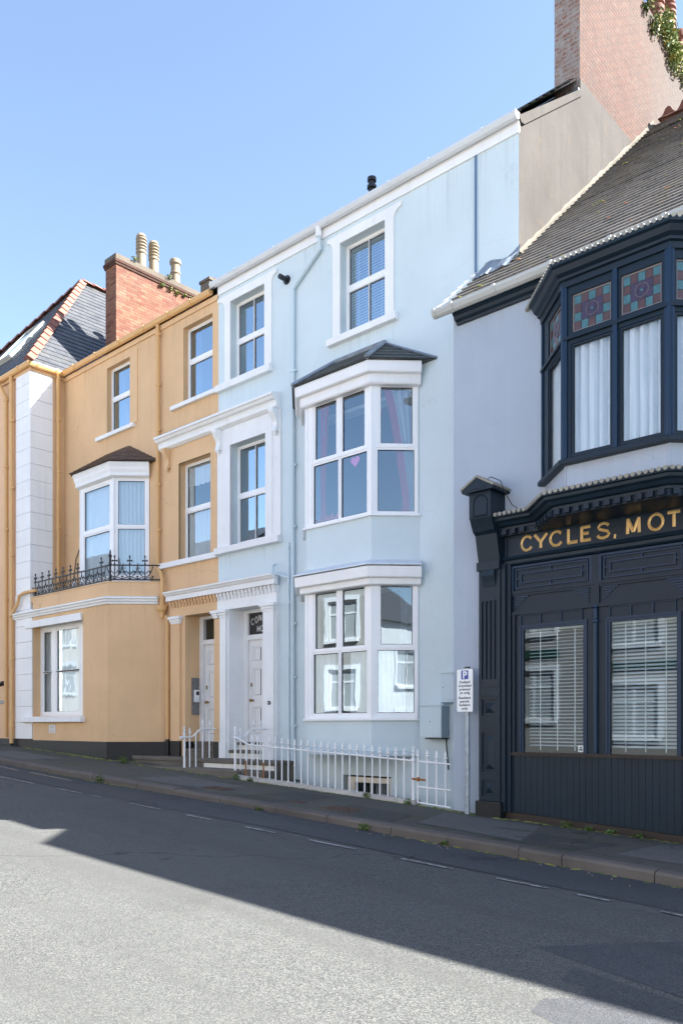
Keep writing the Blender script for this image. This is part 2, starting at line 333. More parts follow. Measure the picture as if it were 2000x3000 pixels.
class MB:
    def __init__(s): s.v = []; s.f = []; s.m = []; s.uv = []
    def face(s, pts, m=0, uv=None):
        i = len(s.v); s.v += [tuple(p) for p in pts]; s.f.append(tuple(range(i, i + len(pts)))); s.m.append(m); s.uv.append(uv)
    def grid(s, rows, m=0, closed_u=False, closed_v=False):
        i0 = len(s.v); nr, nc = len(rows), len(rows[0])
        for r in rows: s.v += [tuple(p) for p in r]
        for i in range(nr - (0 if closed_v else 1)):
            for j in range(nc - (0 if closed_u else 1)):
                a, b = i % nr, (i + 1) % nr; c, d = j % nc, (j + 1) % nc
                s.f.append((i0 + a * nc + c, i0 + a * nc + d, i0 + b * nc + d, i0 + b * nc + c)); s.m.append(m); s.uv.append(None)
    def box(s, fr, s0, s1, d0, d1, z0, z1, m=0):
        p = [fr(a, d, z) for z in (z0, z1) for d in (d0, d1) for a in (s0, s1)]
        for q in ((0, 1, 5, 4), (2, 3, 7, 6), (0, 2, 6, 4), (1, 3, 7, 5), (0, 1, 3, 2), (4, 5, 7, 6)):
            s.face([p[k] for k in q], m)
    def prism(s, fr, pts, d0, d1, m=0):
        n = len(pts)
        A = [fr(a, d0, z) for a, z in pts]; B = [fr(a, d1, z) for a, z in pts]
        s.face(A, m); s.face(B, m)
        for i in range(n): s.face([A[i], A[(i + 1) % n], B[(i + 1) % n], B[i]], m)
    def extr(s, A, B, m=0):
        n = len(A); s.face(A, m); s.face(B, m)
        for i in range(n): s.face([A[i], A[(i + 1) % n], B[(i + 1) % n], B[i]], m)
    def plate(s, fr, s0, s1, z0, z1, holes=(), d=0.0, rev=.15, outer=0.0, m=0, mr=None):
        ss = sorted(set([s0, s1] + [v for h in holes for v in h[:2] if s0 < v < s1]))
        zz = sorted(set([z0, z1] + [v for h in holes for v in h[2:4] if z0 < v < z1]))
        for i in range(len(ss) - 1):
            for j in range(len(zz) - 1):
                cx, cz = (ss[i] + ss[i + 1]) / 2, (zz[j] + zz[j + 1]) / 2
                if any(h[0] < cx < h[1] and h[2] < cz < h[3] for h in holes): continue
                s.face([fr(ss[i], d, zz[j]), fr(ss[i + 1], d, zz[j]), fr(ss[i + 1], d, zz[j + 1]), fr(ss[i], d, zz[j + 1])], m)
        mr = m if mr is None else mr
        for h in holes:
            a, b, c, e = max(h[0], s0), min(h[1], s1), max(h[2], z0), min(h[3], z1)
            for (p, q) in (((a, c), (a, e)), ((a, e), (b, e)), ((b, e), (b, c)), ((b, c), (a, c))):
                s.face([fr(p[0], d, p[1]), fr(q[0], d, q[1]), fr(q[0], d - rev, q[1]), fr(p[0], d - rev, p[1])], mr)
        if outer:
            for (p, q) in (((s0, z0), (s0, z1)), ((s0, z1), (s1, z1)), ((s1, z1), (s1, z0)), ((s1, z0), (s0, z0))):
                s.face([fr(p[0], d, p[1]), fr(q[0], d, q[1]), fr(q[0], d - outer, q[1]), fr(p[0], d - outer, p[1])], m)
    def sweep(s, path, prof, m=0, caps=True):
        """profile (d,z) carried along plan points, mitred; outside is to the right of travel"""
        n = len(path); nrm = []
        for i in range(n - 1):
            dx, dy = path[i + 1][0] - path[i][0], path[i + 1][1] - path[i][1]; L = math.hypot(dx, dy)
            nrm.append((dy / L, -dx / L))
        rows = []
        for i in range(n):
            a = nrm[max(i - 1, 0)]; b = nrm[min(i, n - 2)]
            k = 1 + a[0] * b[0] + a[1] * b[1]
            mx, my = (a[0] + b[0]) / k, (a[1] + b[1]) / k
            rows.append([(path[i][0] + mx * d, path[i][1] + my * d, z) for d, z in prof])
        s.grid(rows, m, closed_u=True)
        if caps: s.face(rows[0], m); s.face(rows[-1], m)
    def tube(s, pts, r, n=8, m=0, caps=True):
        P = [Vector(p) for p in pts]; rows = []; a = None
        for i, p in enumerate(P):
            d0 = (P[i] - P[i - 1]).normalized() if i else (P[1] - P[0]).normalized()
            d1 = (P[i + 1] - P[i]).normalized() if i < len(P) - 1 else d0
            t = (d0 + d1).normalized() if (d0 + d1).length > 1e-6 else d1
            if a is None:
                up = Vector((0, 0, 1)) if abs(t.z) < .9 else Vector((1, 0, 0)); a = t.cross(up).normalized()
            else: a = (a - t * a.dot(t)).normalized()
            b = t.cross(a); k2 = 1 / max(.5, t.dot(d1))
            rr = (r[i] if isinstance(r, (list, tuple)) else r) * min(k2, 1.4) ** .5
            rows.append([p + a * (rr * math.cos(2 * PI * k / n)) + b * (rr * math.sin(2 * PI * k / n)) for k in range(n)])
        s.grid(rows, m, closed_u=True)
        if caps: s.face(rows[0], m); s.face(rows[-1], m)
    def lathe(s, x, y, prof, n=10, m=0, ph=0.0):
        rows = [[(x + r * math.cos(ph + 2 * PI * k / n), y + r * math.sin(ph + 2 * PI * k / n), z) for k in range(n)] for r, z in prof]
        s.grid(rows, m, closed_u=True)
        s.face(rows[0], m); s.face(rows[-1], m)
    def build(s, name, mats, parent=None, smooth=False, bev=0.0):
        me = bpy.data.meshes.new(name)
        me.from_pydata(s.v, [], s.f)
        if not isinstance(mats, (list, tuple)): mats = [mats]
        for k in mats: me.materials.append(M[k])
        for p, mi in zip(me.polygons, s.m): p.material_index = mi; p.use_smooth = smooth
        if any(u is not None for u in s.uv):
            L = me.uv_layers.new(name='UVMap')
            for p, u in zip(me.polygons, s.uv):
                if u:
                    for li, q in zip(p.loop_indices, u): L.data[li].uv = q
        import bmesh
        bm = bmesh.new(); bm.from_mesh(me)
        bmesh.ops.remove_doubles(bm, verts=bm.verts, dist=1e-5)
        bmesh.ops.recalc_face_normals(bm, faces=bm.faces)
        bm.to_mesh(me); bm.free()
        o = bpy.data.objects.new(name, me); col.objects.link(o)
        if parent is not None: o.parent = parent
        if bev:
            b = o.modifiers.new('bevel', 'BEVEL'); b.width = bev; b.segments = 2; b.limit_method = 'ANGLE'; b.angle_limit = R(40)
        if smooth:
            try: me.set_sharp_from_angle(angle=R(35))
            except Exception: pass
        return o

def tag(o, label=None, cat=None, group=None, kind=None):
    if label: o['label'] = label
    if cat: o['category'] = cat
    if group: o['group'] = group
    if kind: o['kind'] = kind
    return o
def thing(name, label, cat, loc=(0, 0, 0), group=None):
    o = bpy.data.objects.new(name, None); col.objects.link(o)
    o.empty_display_size = .2
    return tag(o, label, cat, group)
def gz(x): return .01 - .0525 * x            # pavement level along the building line

# windows ------------------------------------------------------------------
def window(parent, fr, s0, s1, z0, z1, rec, panes, fm='upvc', bead=.03, gk=.009, name='window', gm='glass', depth=.07):
    """frame plate with beads; panes are the visible glass rectangles (s0,s1,z0,z1)"""
    e = bead + gk
    holes = [(p[0] - e, p[1] + e, p[2] - e, p[3] + e) for p in panes]
    mb = MB()
    mb.plate(fr, s0, s1, z0, z1, holes, -rec, .012 if bead else .03, .0 if rec > 0 else depth)
    for p, h in zip(panes, holes):
        if bead: mb.plate(fr, h[0], h[1], h[2], h[3], [(p[0] - gk, p[1] + gk, p[2] - gk, p[3] + gk)], -rec - .012, .022)
        mb.plate(fr, p[0] - gk, p[1] + gk, p[2] - gk, p[3] + gk, [p], -rec - .03, .012, m=1)
    o = mb.build(name, [fm, 'gasket'], parent)
    g = MB()
    for p in panes:
        g.face([fr(p[0] - .004, -rec - .038, p[2] - .004), fr(p[1] + .004, -rec - .038, p[2] - .004), fr(p[1] + .004, -rec - .038, p[3] + .004), fr(p[0] - .004, -rec - .038, p[3] + .004)])
    g.build('pane', gm, o)
    return o
def sash(parent, fr, s0, s1, z0, z1, rec, zm, bar=False, fm='upvc', gm='glass', fw=.065):
    a, b = s0 + fw, s1 - fw; c = (a + b) / 2; h = .016
    P = []
    for (q0, q1) in ((z0 + fw + .015, zm - .07), (zm + .07, z1 - fw)):
        P += [(a, c - h - .0, q0, q1), (c + h, b, q0, q1)] if bar else [(a, b, q0, q1)]
    return window(parent, fr, s0, s1, z0, z1, rec, P, fm, .022 if not bar else .006, .008, gm=gm)
def curtain(parent, fr, s0, s1, z0, z1, d, folds, amp, m, name='curtain', tie=None, seed=0):
    rnd = random.Random(seed); ns = max(8, folds * 8)
    zs = [z0, z0 + (z1 - z0) * .25, z0 + (z1 - z0) * .5, z0 + (z1 - z0) * .75, z1]
    ph = [rnd.uniform(-.8, .8) for _ in range(folds + 2)]
    rows = []
    for z in zs:
        r = []
        for i in range(ns + 1):
            u = i / ns; k = u * folds
            j = int(k); f = k - j
            p = ph[j] * (1 - f) + ph[j + 1] * f
            s = s0 + (s1 - s0) * u
            if tie: s = s0 + (s - s0) * tie(z)
            r.append(fr(s, d + amp * math.sin(2 * PI * k + p) + amp * .4 * math.sin(4.3 * PI * k + 2 * p + z), z))
        rows.append(r)
    mb = MB(); mb.grid(rows)
    return mb.build(name, m, parent, smooth=True)
def venetian(parent, fr, s0, s1, z0, z1, d, pitch, wdt, tilt, m, tapes=2, name='blind'):
    mb = MB(); n = int((z1 - z0) / pitch)
    c, s_ = wdt / 2 * math.cos(tilt), wdt / 2 * math.sin(tilt)
    for i in range(n):
        z = z1 - (i + .5) * pitch
        mb.face([fr(s0, d - c, z + s_), fr(s1, d - c, z + s_), fr(s1, d + c, z - s_), fr(s0, d + c, z - s_)])
    for k in range(tapes):
        s = s0 + (s1 - s0) * (k + .7) / (tapes + .4)
        mb.box(fr, s - .006, s + .006, d + c + .002, d + c + .005, z0, z1)
    mb.box(fr, s0, s1, d - .02, d + .02, z1, z1 + .04)
    return mb.build(name, m, parent)
def stepped(mb, A, B, up, L, n, ext=None, th=.012, m=0):
    """tile courses on the slope A-B + up*L; ext(v)->(u0,u1) along A-B in metres"""
    A, B, up = Vector(A), Vector(B), Vector(up).normalized()
    e = (B - A); W = e.length; e.normalize(); nn = e.cross(up); nn = nn if nn.z > 0 else -nn
    h = L / n
    for i in range(n):
        v0, v1 = i * h, min(L, (i + 1) * h)
        a0, b0 = ext(v0) if ext else (0, W); a1, b1 = ext(v1) if ext else (0, W)
        P = lambda u, v, k: A + e * u + up * v + nn * k
        q = [P(a0, v0, th * 1.4), P(b0, v0, th * 1.4), P(b1, v1, th * .35), P(a1, v1, th * .35)]
        mb.face(q, m, [(a0, v0 + .003), (b0, v0 + .003), (b1, v1 + .003), (a1, v1 + .003)])
        mb.face([P(a0, v0, 0), P(b0, v0, 0), q[1], q[0]], m, [(a0, v0), (b0, v0), (b0, v0 + .002), (a0, v0 + .002)])
def gutter_prof(d0, z, w_=.115, h=.10):
    return [(d0, z), (d0 + w_, z), (d0 + w_ + .004, z - h * .35), (d0 + w_ * .8, z - h * .8), (d0 + w_ * .5, z - h), (d0 + w_ * .15, z - h * .85), (d0, z - h * .5)]
def pipe(parent, pts, r, m, name='downpipe', clips=(), n=10):
    mb = MB(); mb.tube(pts, r, n)
    for (x, y, z) in clips:
        mb.lathe(x, y, [(r + .004, z - .03), (r + .012, z - .03), (r + .012, z + .03), (r + .004, z + .03)], n)
        mb.box(WFr(y), x + r * .6, x + r + .035, -.03, .004, z - .02, z + .02)
    return mb.build(name, m, parent, smooth=True)

# ------------------------------------------------------------------ ground, road, pavement
def sheet(name, m, xs, ys, zf, kind='structure'):
    mb = MB(); mb.grid([[(x, y, zf(x, y)) for x in xs] for y in ys])
    return tag(mb.build(name, m), kind=kind)
RZ = -.11
def clampx(x): return max(-70, min(70, x))
sheet('ground', 'ground', [-600, -300, -150, -70, -40, 0, 40, 70, 150, 300, 600], [-500, -200, -60, -1.2, 8.0, 30, 120, 300, 700], lambda x, y: gz(clampx(x)) - .5)
sheet('road', 'road', [-70 + 2 * i for i in range(71)], [-1.05 + .65 * k for k in range(14)] + [8.06], lambda x, y: gz(x) + RZ + .012 * math.sin(x * .7 + y) * math.sin(y * .9))
PB = 1e-3
sheet('pavement', 'pave', [-70 + i for i in range(141)], [8.2, 8.6, 9.0, 9.4, 9.7, 9.995], lambda x, y: gz(x) + .012 * math.sin(x * 1.3 + y * 2) * math.sin((y - 8.2) / 1.8 * PI))
sheet('pavement', 'pave', [-30, -24, -20, -16, -11.0], [9.995, 10.5, 11.0], lambda x, y: gz(x) - .002)
sheet('pavement', 'pave', [-70 + 10 * i for i in range(15)], [-3.6, -1.2], lambda x, y: gz(x))
def pslab(name, m, x0, x1, y0, y1, sk=.1, lift=.004):
    gx = lambda x, y: gz(x) + .012 * math.sin(x * 1.3 + y * 2) * math.sin((y - 8.2) / 1.8 * PI) + lift
    rows = []
    for j in range(6):
        y = y0 + (y1 - y0) * j / 5; rows.append([(x0 + (x1 - x0) * i / 14 + sk * (y - y0), y, gx(x0 + (x1 - x0) * i / 14 + sk * (y - y0), y)) for i in range(15)])
    mb = MB(); mb.grid(rows); tag(mb.build(name, m), kind='structure')
for q in (('pavepatch', -6.5, -5.0, 8.5, 9.7, -.35), ('pavedark', -5.3, -4.3, 8.35, 9.2, .2), ('pavepatch', -3.9, -2.6, 8.6, 9.8, .1), ('pavepatch', -12.6, -10.9, 8.4, 9.3, .15), ('pavedark', -7.9, -6.75, 8.35, 9.0, -.3), ('pavepatch', -19.0, -16.6, 8.4, 9.2, .1), ('pavedark', -9.9, -8.95, 8.3, 9.5, .1)):
    pslab('pavement_patch', *q)
kb = MB()
rk = random.Random(3); x = -40.0
while x < 25:
    L = rk.uniform(.85, 1.25) if rk.random() > .25 else rk.uniform(.45, .6)
    a, b = x + .005, x + L - .005; dz = rk.uniform(-.008, .008); dy = rk.uniform(-.006, .006)
    P = [(8.035 + dy, -.22), (8.035 + dy, -.03), (8.05 + dy, -.006), (8.075 + dy, .003), (8.203, .004), (8.203, -.22)]
    kb.extr([(a, y, gz(a) + z + dz) for y, z in P], [(b, y, gz(b) + z + dz) for y, z in P])
    x += L
tag(kb.build('kerb', 'kerb'), kind='structure')
kb = MB(); kb.extr([(-70, y, gz(-70) + z) for y, z in ((-1.2, -.3), (-1.2, .002), (-1.04, .002), (-1.04, -.3))], [(70, y, gz(70) + z) for y, z in ((-1.2, -.3), (-1.2, .002), (-1.04, .002), (-1.04, -.3))])
tag(kb.build('kerb', 'kerb'), kind='structure')
rz_ = lambda x, y: gz(x) + RZ + .012 * math.sin(x * .7 + y) * math.sin(y * .9)
# darker reinstated asphalt: a strip beside the kerb and one patch in the carriageway
def patch(name, m, pts, lift=.004, kind='structure', n=10):
    (x0, y0), (x1, y1), (x2, y2), (x3, y3) = pts; rows = []
    for j in range(5):
        v = j / 4; r = []
        for i in range(n + 1):
            u = i / n
            x = (x0 * (1 - u) + x1 * u) * (1 - v) + (x3 * (1 - u) + x2 * u) * v
            y = (y0 * (1 - u) + y1 * u) * (1 - v) + (y3 * (1 - u) + y2 * u) * v
            r.append((x, y, rz_(x, y) + lift))
        rows.append(r)
    mb = MB(); mb.grid(rows); return tag(mb.build(name, m), kind=kind)
for i in range(12):
    a = -26 + i * 2.6
    patch('road_patch', 'roadpatch', [(a, 7.08 + .05 * math.sin(i * 2)), (a + 2.6, 7.08 + .05 * math.sin(i * 2 + 2)), (a + 2.6, 8.04), (a, 8.04)], .005)
patch('road_patch', 'roadpatch', [(-2.95, 5.2), (-.2, 4.6), (1.5, 6.5), (-2.0, 6.55)], .002)
patch('road_patch', 'roadpatch', [(-2.35, 4.1), (-.2, 3.4), (-.2, 4.55), (-2.55, 5.0)], .002)
# worn parking-bay dashes
for a, b in ((-14.7, -13.45), (-12.65, -11.9), (-11.6, -11.35), (-10.55, -9.8), (-9.2, -8.65), (-8.0, -7.45), (-6.86, -6.15), (-5.5, -4.85), (-4.33, -3.8), (-3.5, -3.2), (-2.75, -2.3), (-1.6, -1.1)):
    y = 6.92; patch('road_marking', 'line', [(a, y - .028), (b, y - .022), (b, y + .025), (a, y + .03)], .009, n=12)
for a, b in ((-30, -21.5), (-21, -17.2), (-16.9, -15.6), (-15.2, -13.6)):
    patch('road_marking', 'yline', [(a, 7.72), (b, 7.70), (b, 7.76), (a, 7.79)], .009, n=12)

# ------------------------------------------------------------------ blue house
YB = 10.9
F0 = WFr(YB)
blue = thing('terraced_house', 'pale blue three storey house with stacked bay windows and white trim', 'house')
XL, XR = -13.42, -6.44
holes = [(-10.02, -8.99, 8.48, 10.135), (-13.02, -12.0, 8.52, 10.135), (-13.0, -11.95, 5.2, 7.233),
         (-10.75, -8.42, 5.08, 7.1), (-10.75, -8.42, 1.76, 3.9), (-13.1, -11.8, .92, 4.0), (-10.0, -8.88, -.2, .735)]
mb = MB(); mb.plate(F0, XL, XR, -1.4, 10.40, holes, 0, .24)
mb.build('wall', 'blue', blue)
# rooms behind the windows
mb = MB()
for z in (-1.3, 1.2, 4.5, 7.85, 10.36): mb.box(F0, XL + .02, XR - .3, -4.2, -.26, z - .12, z)
for xx in (-11.2,): mb.box(F0, xx - .05, xx + .05, -4.1, -.3, -1.2, 10.2)
mb.box(F0, XL + .02, XR - .3, -4.3, -4.21, -1.4, 10.4); mb.box(F0, XL - .05, XL + .0, -8, -.02, -1.4, 10.4)
mb.build('room_interior', 'roomwall', blue)
# sash windows
f = sash(blue, F0, -10.02, -8.99, 8.48, 10.135, .15, 9.37, True, gm='glasssky')
venetian(f, F0, -9.95, -9.06, 8.56, 10.06, -.22, .05, .052, .95, 'blind', 3)
f = sash(blue, F0, -13.02, -12.0, 8.52, 10.135, .15, 9.36, True, gm='glasssky')
curtain(f, F0, -12.96, -12.72, 8.55, 10.1, -.35, 3, .03, 'curtblue')
f = sash(blue, F0, -13.0, -11.95, 5.24, 7.233, .16, 6.23, True, gm='glasssky')
curtain(f, F0, -12.95, -12.0, 5.3, 7.2, -.75, 7, .04, 'curtblue')
# surrounds
def surround(parent, s0, s1, z0, z1, wl, wr, top, earl, earr, m, d=.03):
    mb = MB()
    def curve(x0, x1, sgn):
        return [(x0 + (x1 - x0) * (1 - math.cos(t * PI / 2)), z1 - .07 + (top - .07 - z1 + .07) * math.sin(t * PI / 2)) for t in (0, .25, .5, .75, 1)]
    L = [(s0, z0), (s0, z1), (s0, top)] + [(earl, top)] + curve(s0 - wl, earl, -1)[::-1] + [(s0 - wl, z0)]
    Rr = [(s1, z0), (s1, z1), (s1, top)] + [(earr, top)] + curve(s1 + wr, earr, 1)[::-1] + [(s1 + wr, z0)]
    mb.prism(F0, L, .0, d); mb.prism(F0, Rr, .0, d)
    mb.prism(F0, [(s0, z1), (s1, z1), (s1, top), (s0, top)], .0, d)
    return mb.build('window_surround', m, parent)
surround(blue, -10.02, -8.99, 8.48, 10.135, .175, .185, 10.30, -10.33, -8.64, 'white')
mb = MB(); mb.box(F0, -10.29, -8.72, -.14, .10, 8.36, 8.482); mb.build('window_sill', 'white', blue, bev=.008)
surround(blue, -13.02, -12.0, 8.52, 10.135, .17, .2, 10.30, -13.415, -11.66, 'white')
mb = MB(); mb.box(F0, -13.42, -11.78, -.14, .10, 8.38, 8.52); mb.build('window_sill', 'white', blue, bev=.008)
# first-floor window: architrave, consoles, cornice
mb = MB()
mb.plate(F0, -13.42, -11.54, 5.2, 7.62, [(-13.0, -11.95, 5.1, 7.233)], .035, .04, .035)
mb.plate(F0, -13.2, -11.76, 5.202, 7.43, [(-13.0, -11.95, 5.1, 7.233)], .05, .02, .02)
mb.build('window_surround', 'white', blue)
COR = [(0, 7.92), (.10, 7.915), (.25, 7.87), (.25, 7.825), (.22, 7.815), (.19, 7.77), (.14, 7.75), (.12, 7.71), (.12, 7.64), (.06, 7.60), (0, 7.60)]
mb = MB(); mb.sweep([(-13.42, YB - .0), (-11.56, YB)], COR); 
mb.build('window_cornice', 'white', blue)
def console(parent, x, y, zt, h, wd, m):
    mb = MB(); fr = Fr(x, y, 0)
    prof = []
    for i in range(13):
        t = i / 12; z = zt - h * t
        d = .15 - .10 * t + .035 * math.sin(t * 2 * PI * 1.1 + .6)
        prof.append((max(.03, d), z))
    A = [(x - wd / 2, y - d, z) for d, z in prof] + [(x - wd / 2, y, zt - h), (x - wd / 2, y, zt)]
    B = [(x + wd / 2, y - d, z) for d, z in prof] + [(x + wd / 2, y, zt - h), (x + wd / 2, y, zt)]
    mb.extr(A, B)
    mb.lathe(x, y - .05, [(.0, zt - h - .09), (.025, zt - h - .06), (.04, zt - h - .02), (.03, zt - h + .02)], 8)
    return mb.build('console', m, parent)
for xx in (-13.33, -11.64): console(blue, xx, YB - .035, 7.6, .42, .12, 'white')
mb = MB(); mb.box(F0, -13.42, -11.52, -.14, .13, 5.07, 5.2); mb.build('window_sill', 'white', blue, bev=.008)

# eaves: fascia, gutter with joints, hopper and rainwater pipes
mb = MB(); mb.box(F0, XL + .01, XR + .012, -.0, .028, 10.385, 10.60); mb.box(F0, XL + .01, XR + .01, -.02, .06, 10.60, 10.64); mb.build('fascia', 'whitewood', blue)
mb = MB(); mb.sweep([(XL - .12, YB - .03), (XR + .03, YB - .03)], gutter_prof(0, 10.65, .12, .115))
for xx in (-12.75, -11.63, -10.27, -8.84, -8.0, -7.0): mb.sweep([(xx - .02, YB - .03), (xx + .02, YB - .03)], gutter_prof(0, 10.652, .127, .125))
mb.build('gutter', 'gutterwhite', blue)
y1 = YB - .055
mb = MB(); mb.tube([(-10.48, YB - .09, 10.60), (-10.48, YB - .09, 10.40)], .055, 10); mb.build('gutter_outlet', 'upvc', blue)
pipe(blue, [(-10.48, YB - .09, 10.42), (-10.48, y1, 10.2), (-11.05, y1, 9.82), (-11.18, y1, 9.72), (-11.18, y1, 9.5), (-11.18, y1, -.6)], .037, 'bluepipe', 'downpipe', [(-11.18, y1, z) for z in (8.2, 6.45, 5.3, 3.5, 2.5, 1.6)])
pipe(blue, [(-11.3, y1 + .005, 5.02), (-11.3, y1 + .005, .7)], .024, 'bluepipe', 'waste_pipe', [(-11.3, y1 + .005, z) for z in (4.95, 3.9, 2.9)])
pipe(blue, [(-11.3, y1 + .005, 4.36), (-11.48, YB - .12, 4.44), (-11.62, YB - .16, 4.47), (-11.62, YB - .16, 4.62), (-11.58, YB - .1, 4.66)], .028, 'bluepipe', 'waste_pipe')
mb = MB(); mb.lathe(-11.39, YB - .02, [(.0, 9.86), (.001, 9.86)], 6)
fl = MB(); rows = []
for k in range(13): pass
fl.tube([(-11.39, YB, 9.985), (-11.39, YB - .02, 9.985)], .085, 16); fl.tube([(-11.39, YB - .02, 9.985), (-11.39, YB - .2, 9.985)], .048, 14)
fl.build('wall_flue', 'blackplastic', blue)
mb = MB(); mb.box(F0, -7.20, -7.165, 0, .035, 8.3, 10.38); mb.build('cable_conduit', 'curtblue', blue)
mb = MB(); mb.box(F0, -7.16, -7.15, 0, .02, 8.3, 10.38); mb.build('cable_conduit', 'bluepipe', blue)

# bay windows
def bay_plan(xl, xr, yf, yb):
    k = yb - yf
    return [(xl - k, yb), (xl, yf), (xr, yf), (xr + k, yb)]
def bay_frames(xl, xr, yf, yb):
    k = yb - yf
    return Fr(xl - k, yb, -45), Fr(xl, yf, 0), Fr(xr, yf, 45), k * math.sqrt(2), xr - xl
def tile_poly(mb, A, B, tB, tA, n, th=.012, m=0):
    A, B, tA, tB = map(Vector, (A, B, tA, tB)); e = (B - A).normalized()
    def uv(p): d = p - A; u = d.dot(e); return u, (d - e * u).length
    ua, va = uv(tA); ub, vb = uv(tB); W = (B - A).length
    up = ((tA - A) - e * ua)
    L = max(va, vb)
    stepped(mb, A, B, up, L, n, lambda v: (ua * min(1, v / va), W + (ub - W) * min(1, v / vb)), th, m)
def bay_roof(parent, xl, xr, yf, yb, off, z0, z1, apl, apr, n, m, hipm):
    k = yb - yf; t = math.tan(R(22.5)) * off; q = off * math.sqrt(2)
    a = (xl - k - q, yb, z0); b = (xl - t, yf - off, z0); c = (xr + t, yf - off, z0); d = (xr + k + q, yb, z0)
    A1, A2 = (apl, yb, z1), (apr, yb, z1)
    mb = MB(); tile_poly(mb, b, c, A2, A1, n); tile_poly(mb, a, b, A1, A1, n); tile_poly(mb, c, d, A2, A2, n)
    mb.face([a, b, c, d])
    o = mb.build('bay_roof', m, parent)
    if hipm:
        h = MB()
        for p, q_ in ((b, A1), (c, A2)):
            P, Q = Vector(p), Vector(q_); h.tube([P + Vector((0, 0, .02)), Q + Vector((0, 0, .03))], .045, 6)
        h.tube([Vector(A1) + Vector((0, -.02, .02)), Vector(A2) + Vector((0, -.02, .02))], .04, 6)
        for p, q_ in ((A1, a), (A2, d)): h.tube([Vector(p) + Vector((0, -.015, .015)), Vector(q_) + Vector((0, -.015, .02))], .022, 6)
        h.build('hip_flashing', hipm, o)
    return o
bxl, bxr, byf = -10.33, -8.83, 10.34
fl_, ff, fr_, CL, FW = bay_frames(bxl, bxr, byf, YB)
plan = bay_plan(bxl, bxr, byf, YB)
for (za, zb) in ((1.10, 1.69), (4.18, 5.01)):
    mb = MB()
    for fr, L in ((fl_, CL), (ff, FW), (fr_, CL)):
        mb.plate(fr, 0, L, za, zb, (), 0)
    if za < 2: mb.face([(x, y, 1.10) for x, y in plan])
    mb.build('bay_wall', 'blue', blue)
mb = MB(); mb.sweep(plan, [(.001, 1.10), (.018, 1.10), (.018, 1.19), (.001, 1.20)]); mb.build('bay_skirting', 'blue', blue)
for zs in (1.695, 5.02):
    mb = MB(); mb.sweep(plan, [(-.1, zs + .03), (.055, zs + .02), (.055, zs - .012), (-.1, zs - .012)]); mb.build('bay_sill', 'upvc', blue)
def bay_windows(zb, zm0, zm1, zt, zf0, zf1, store):
    pf = [(.222, .698, zm1, zt), (.858, 1.332, zm1, zt), (.181, .745, zb, zm0), (.831, 1.384, zb, zm0)]
    a = window(blue, ff, .045, FW - .045, zf0, zf1, -.001, pf, 'upvc', .035, .009, depth=.06)
    pr = [(.16, .66, zm1, zt), (.108, .69, zb, zm0)]
    b = window(blue, fr_, .045, CL - .03, zf0, zf1, -.001, pr, 'upvc', .035, .009, depth=.06)
    c = window(blue, fl_, .03, CL - .045, zf0, zf1, -.001, [(CL - q[1], CL - q[0], q[2], q[3]) for q in pr], 'upvc', .035, .009, depth=.06)
    for (cx, cy) in plan[1:3]:
        mb = MB()
        sg = -1 if cx < (bxl + bxr) / 2 else 1
        mb.tube([(cx - sg * .0, cy + .0, zf0), (cx, cy, zf1)], .022, 8)
        for an in (0, 45 * sg):
            fr = Fr(cx, cy, an); e = -sg if an == 0 else sg
            mb.box(fr, min(.012 * e, .046 * e), max(.012 * e, .046 * e), -.05, .012, zf0, zf1)
        mb.build('corner_post', 'upvc', blue)
    mb = MB(); ins = [(x, y + .12) for x, y in plan]
    mb.face([(x, y, zf1 - .0) for x, y in plan]); mb.build('bay_ceiling', 'roomwall', blue)
    mb = MB(); mb.face([(x, y, zf0) for x, y in plan]); mb.build('bay_floor', 'roomwall', blue)
    return a, b, c
up = bay_windows(5.10, 6.085, 6.205, 7.105, 5.035, 7.16, 0)
lo = bay_windows(1.815, 2.82, 2.93, 3.86, 1.72, 3.93, 0)
# curtains upstairs: crimson-lined blue drapes, tied
tie = lambda zb, zt, q: (lambda z: 1 - q * max(0, 1 - ((z - zb) / (zt - zb))) ** .8)
curtain(up[0], ff, .10, .42, 5.08, 7.12, -.13, 3, .03, 'curtblue', tie=lambda z: .55 + .45 * abs((z - 5.7) / 1.4))
curtain(up[0], ff, .10, .17, 5.08, 7.12, -.10, 1, .02, 'net')
curtain(up[0], ff, .28, .46, 5.08, 7.12, -.10, 2, .02, 'curtpink', tie=lambda z: .5 + .5 * abs((z - 5.7) / 1.4))
cg = MB()
rows = []
for i in range(9):
    t = i / 8; z = 7.1 - 2.0 * t; s_in = .33 + .30 * min(1, t * 1.15) ** .8
    rows.append([fr_(s_in + (.72 - s_in) * j / 16, -.12 + .03 * math.sin(j * 1.35 + t), z) for j in range(17)])
cg.grid(rows); cg.build('curtain', 'curtgrey', up[1], smooth=True)
cg = MB(); cg.grid([[fr_(.33 + .30 * min(1, i / 8 * 1.15) ** .8 + q, -.10, 7.1 - 2.0 * i / 8) for q in (-.12, -.05, .01)] for i in range(9)]); cg.build('curtain_lining', 'curtpink', up[1])
curtain(up[2], fl_, .05, .4, 5.08, 7.12, -.13, 3, .03, 'curtgrey')
curtain(lo[0], ff, .05, .62, 1.76, 2.82, -.12, 6, .025, 'net'); curtain(lo[0], ff, .95, 1.42, 1.76, 2.84, -.12, 5, .03, 'net')
curtain(lo[0], ff, 1.22, 1.44, 1.76, 3.9, -.2, 3, .03, 'curtdark')
curtain(lo[1], fr_, .05, .56, 1.76, 2.83, -.12, 6, .02, 'net'); curtain(lo[1], fr_, .5, .74, 1.76, 3.88, -.18, 3, .03, 'curtdark')
curtain(lo[2], fl_, .05, .72, 1.76, 2.83, -.12, 6, .02, 'net')
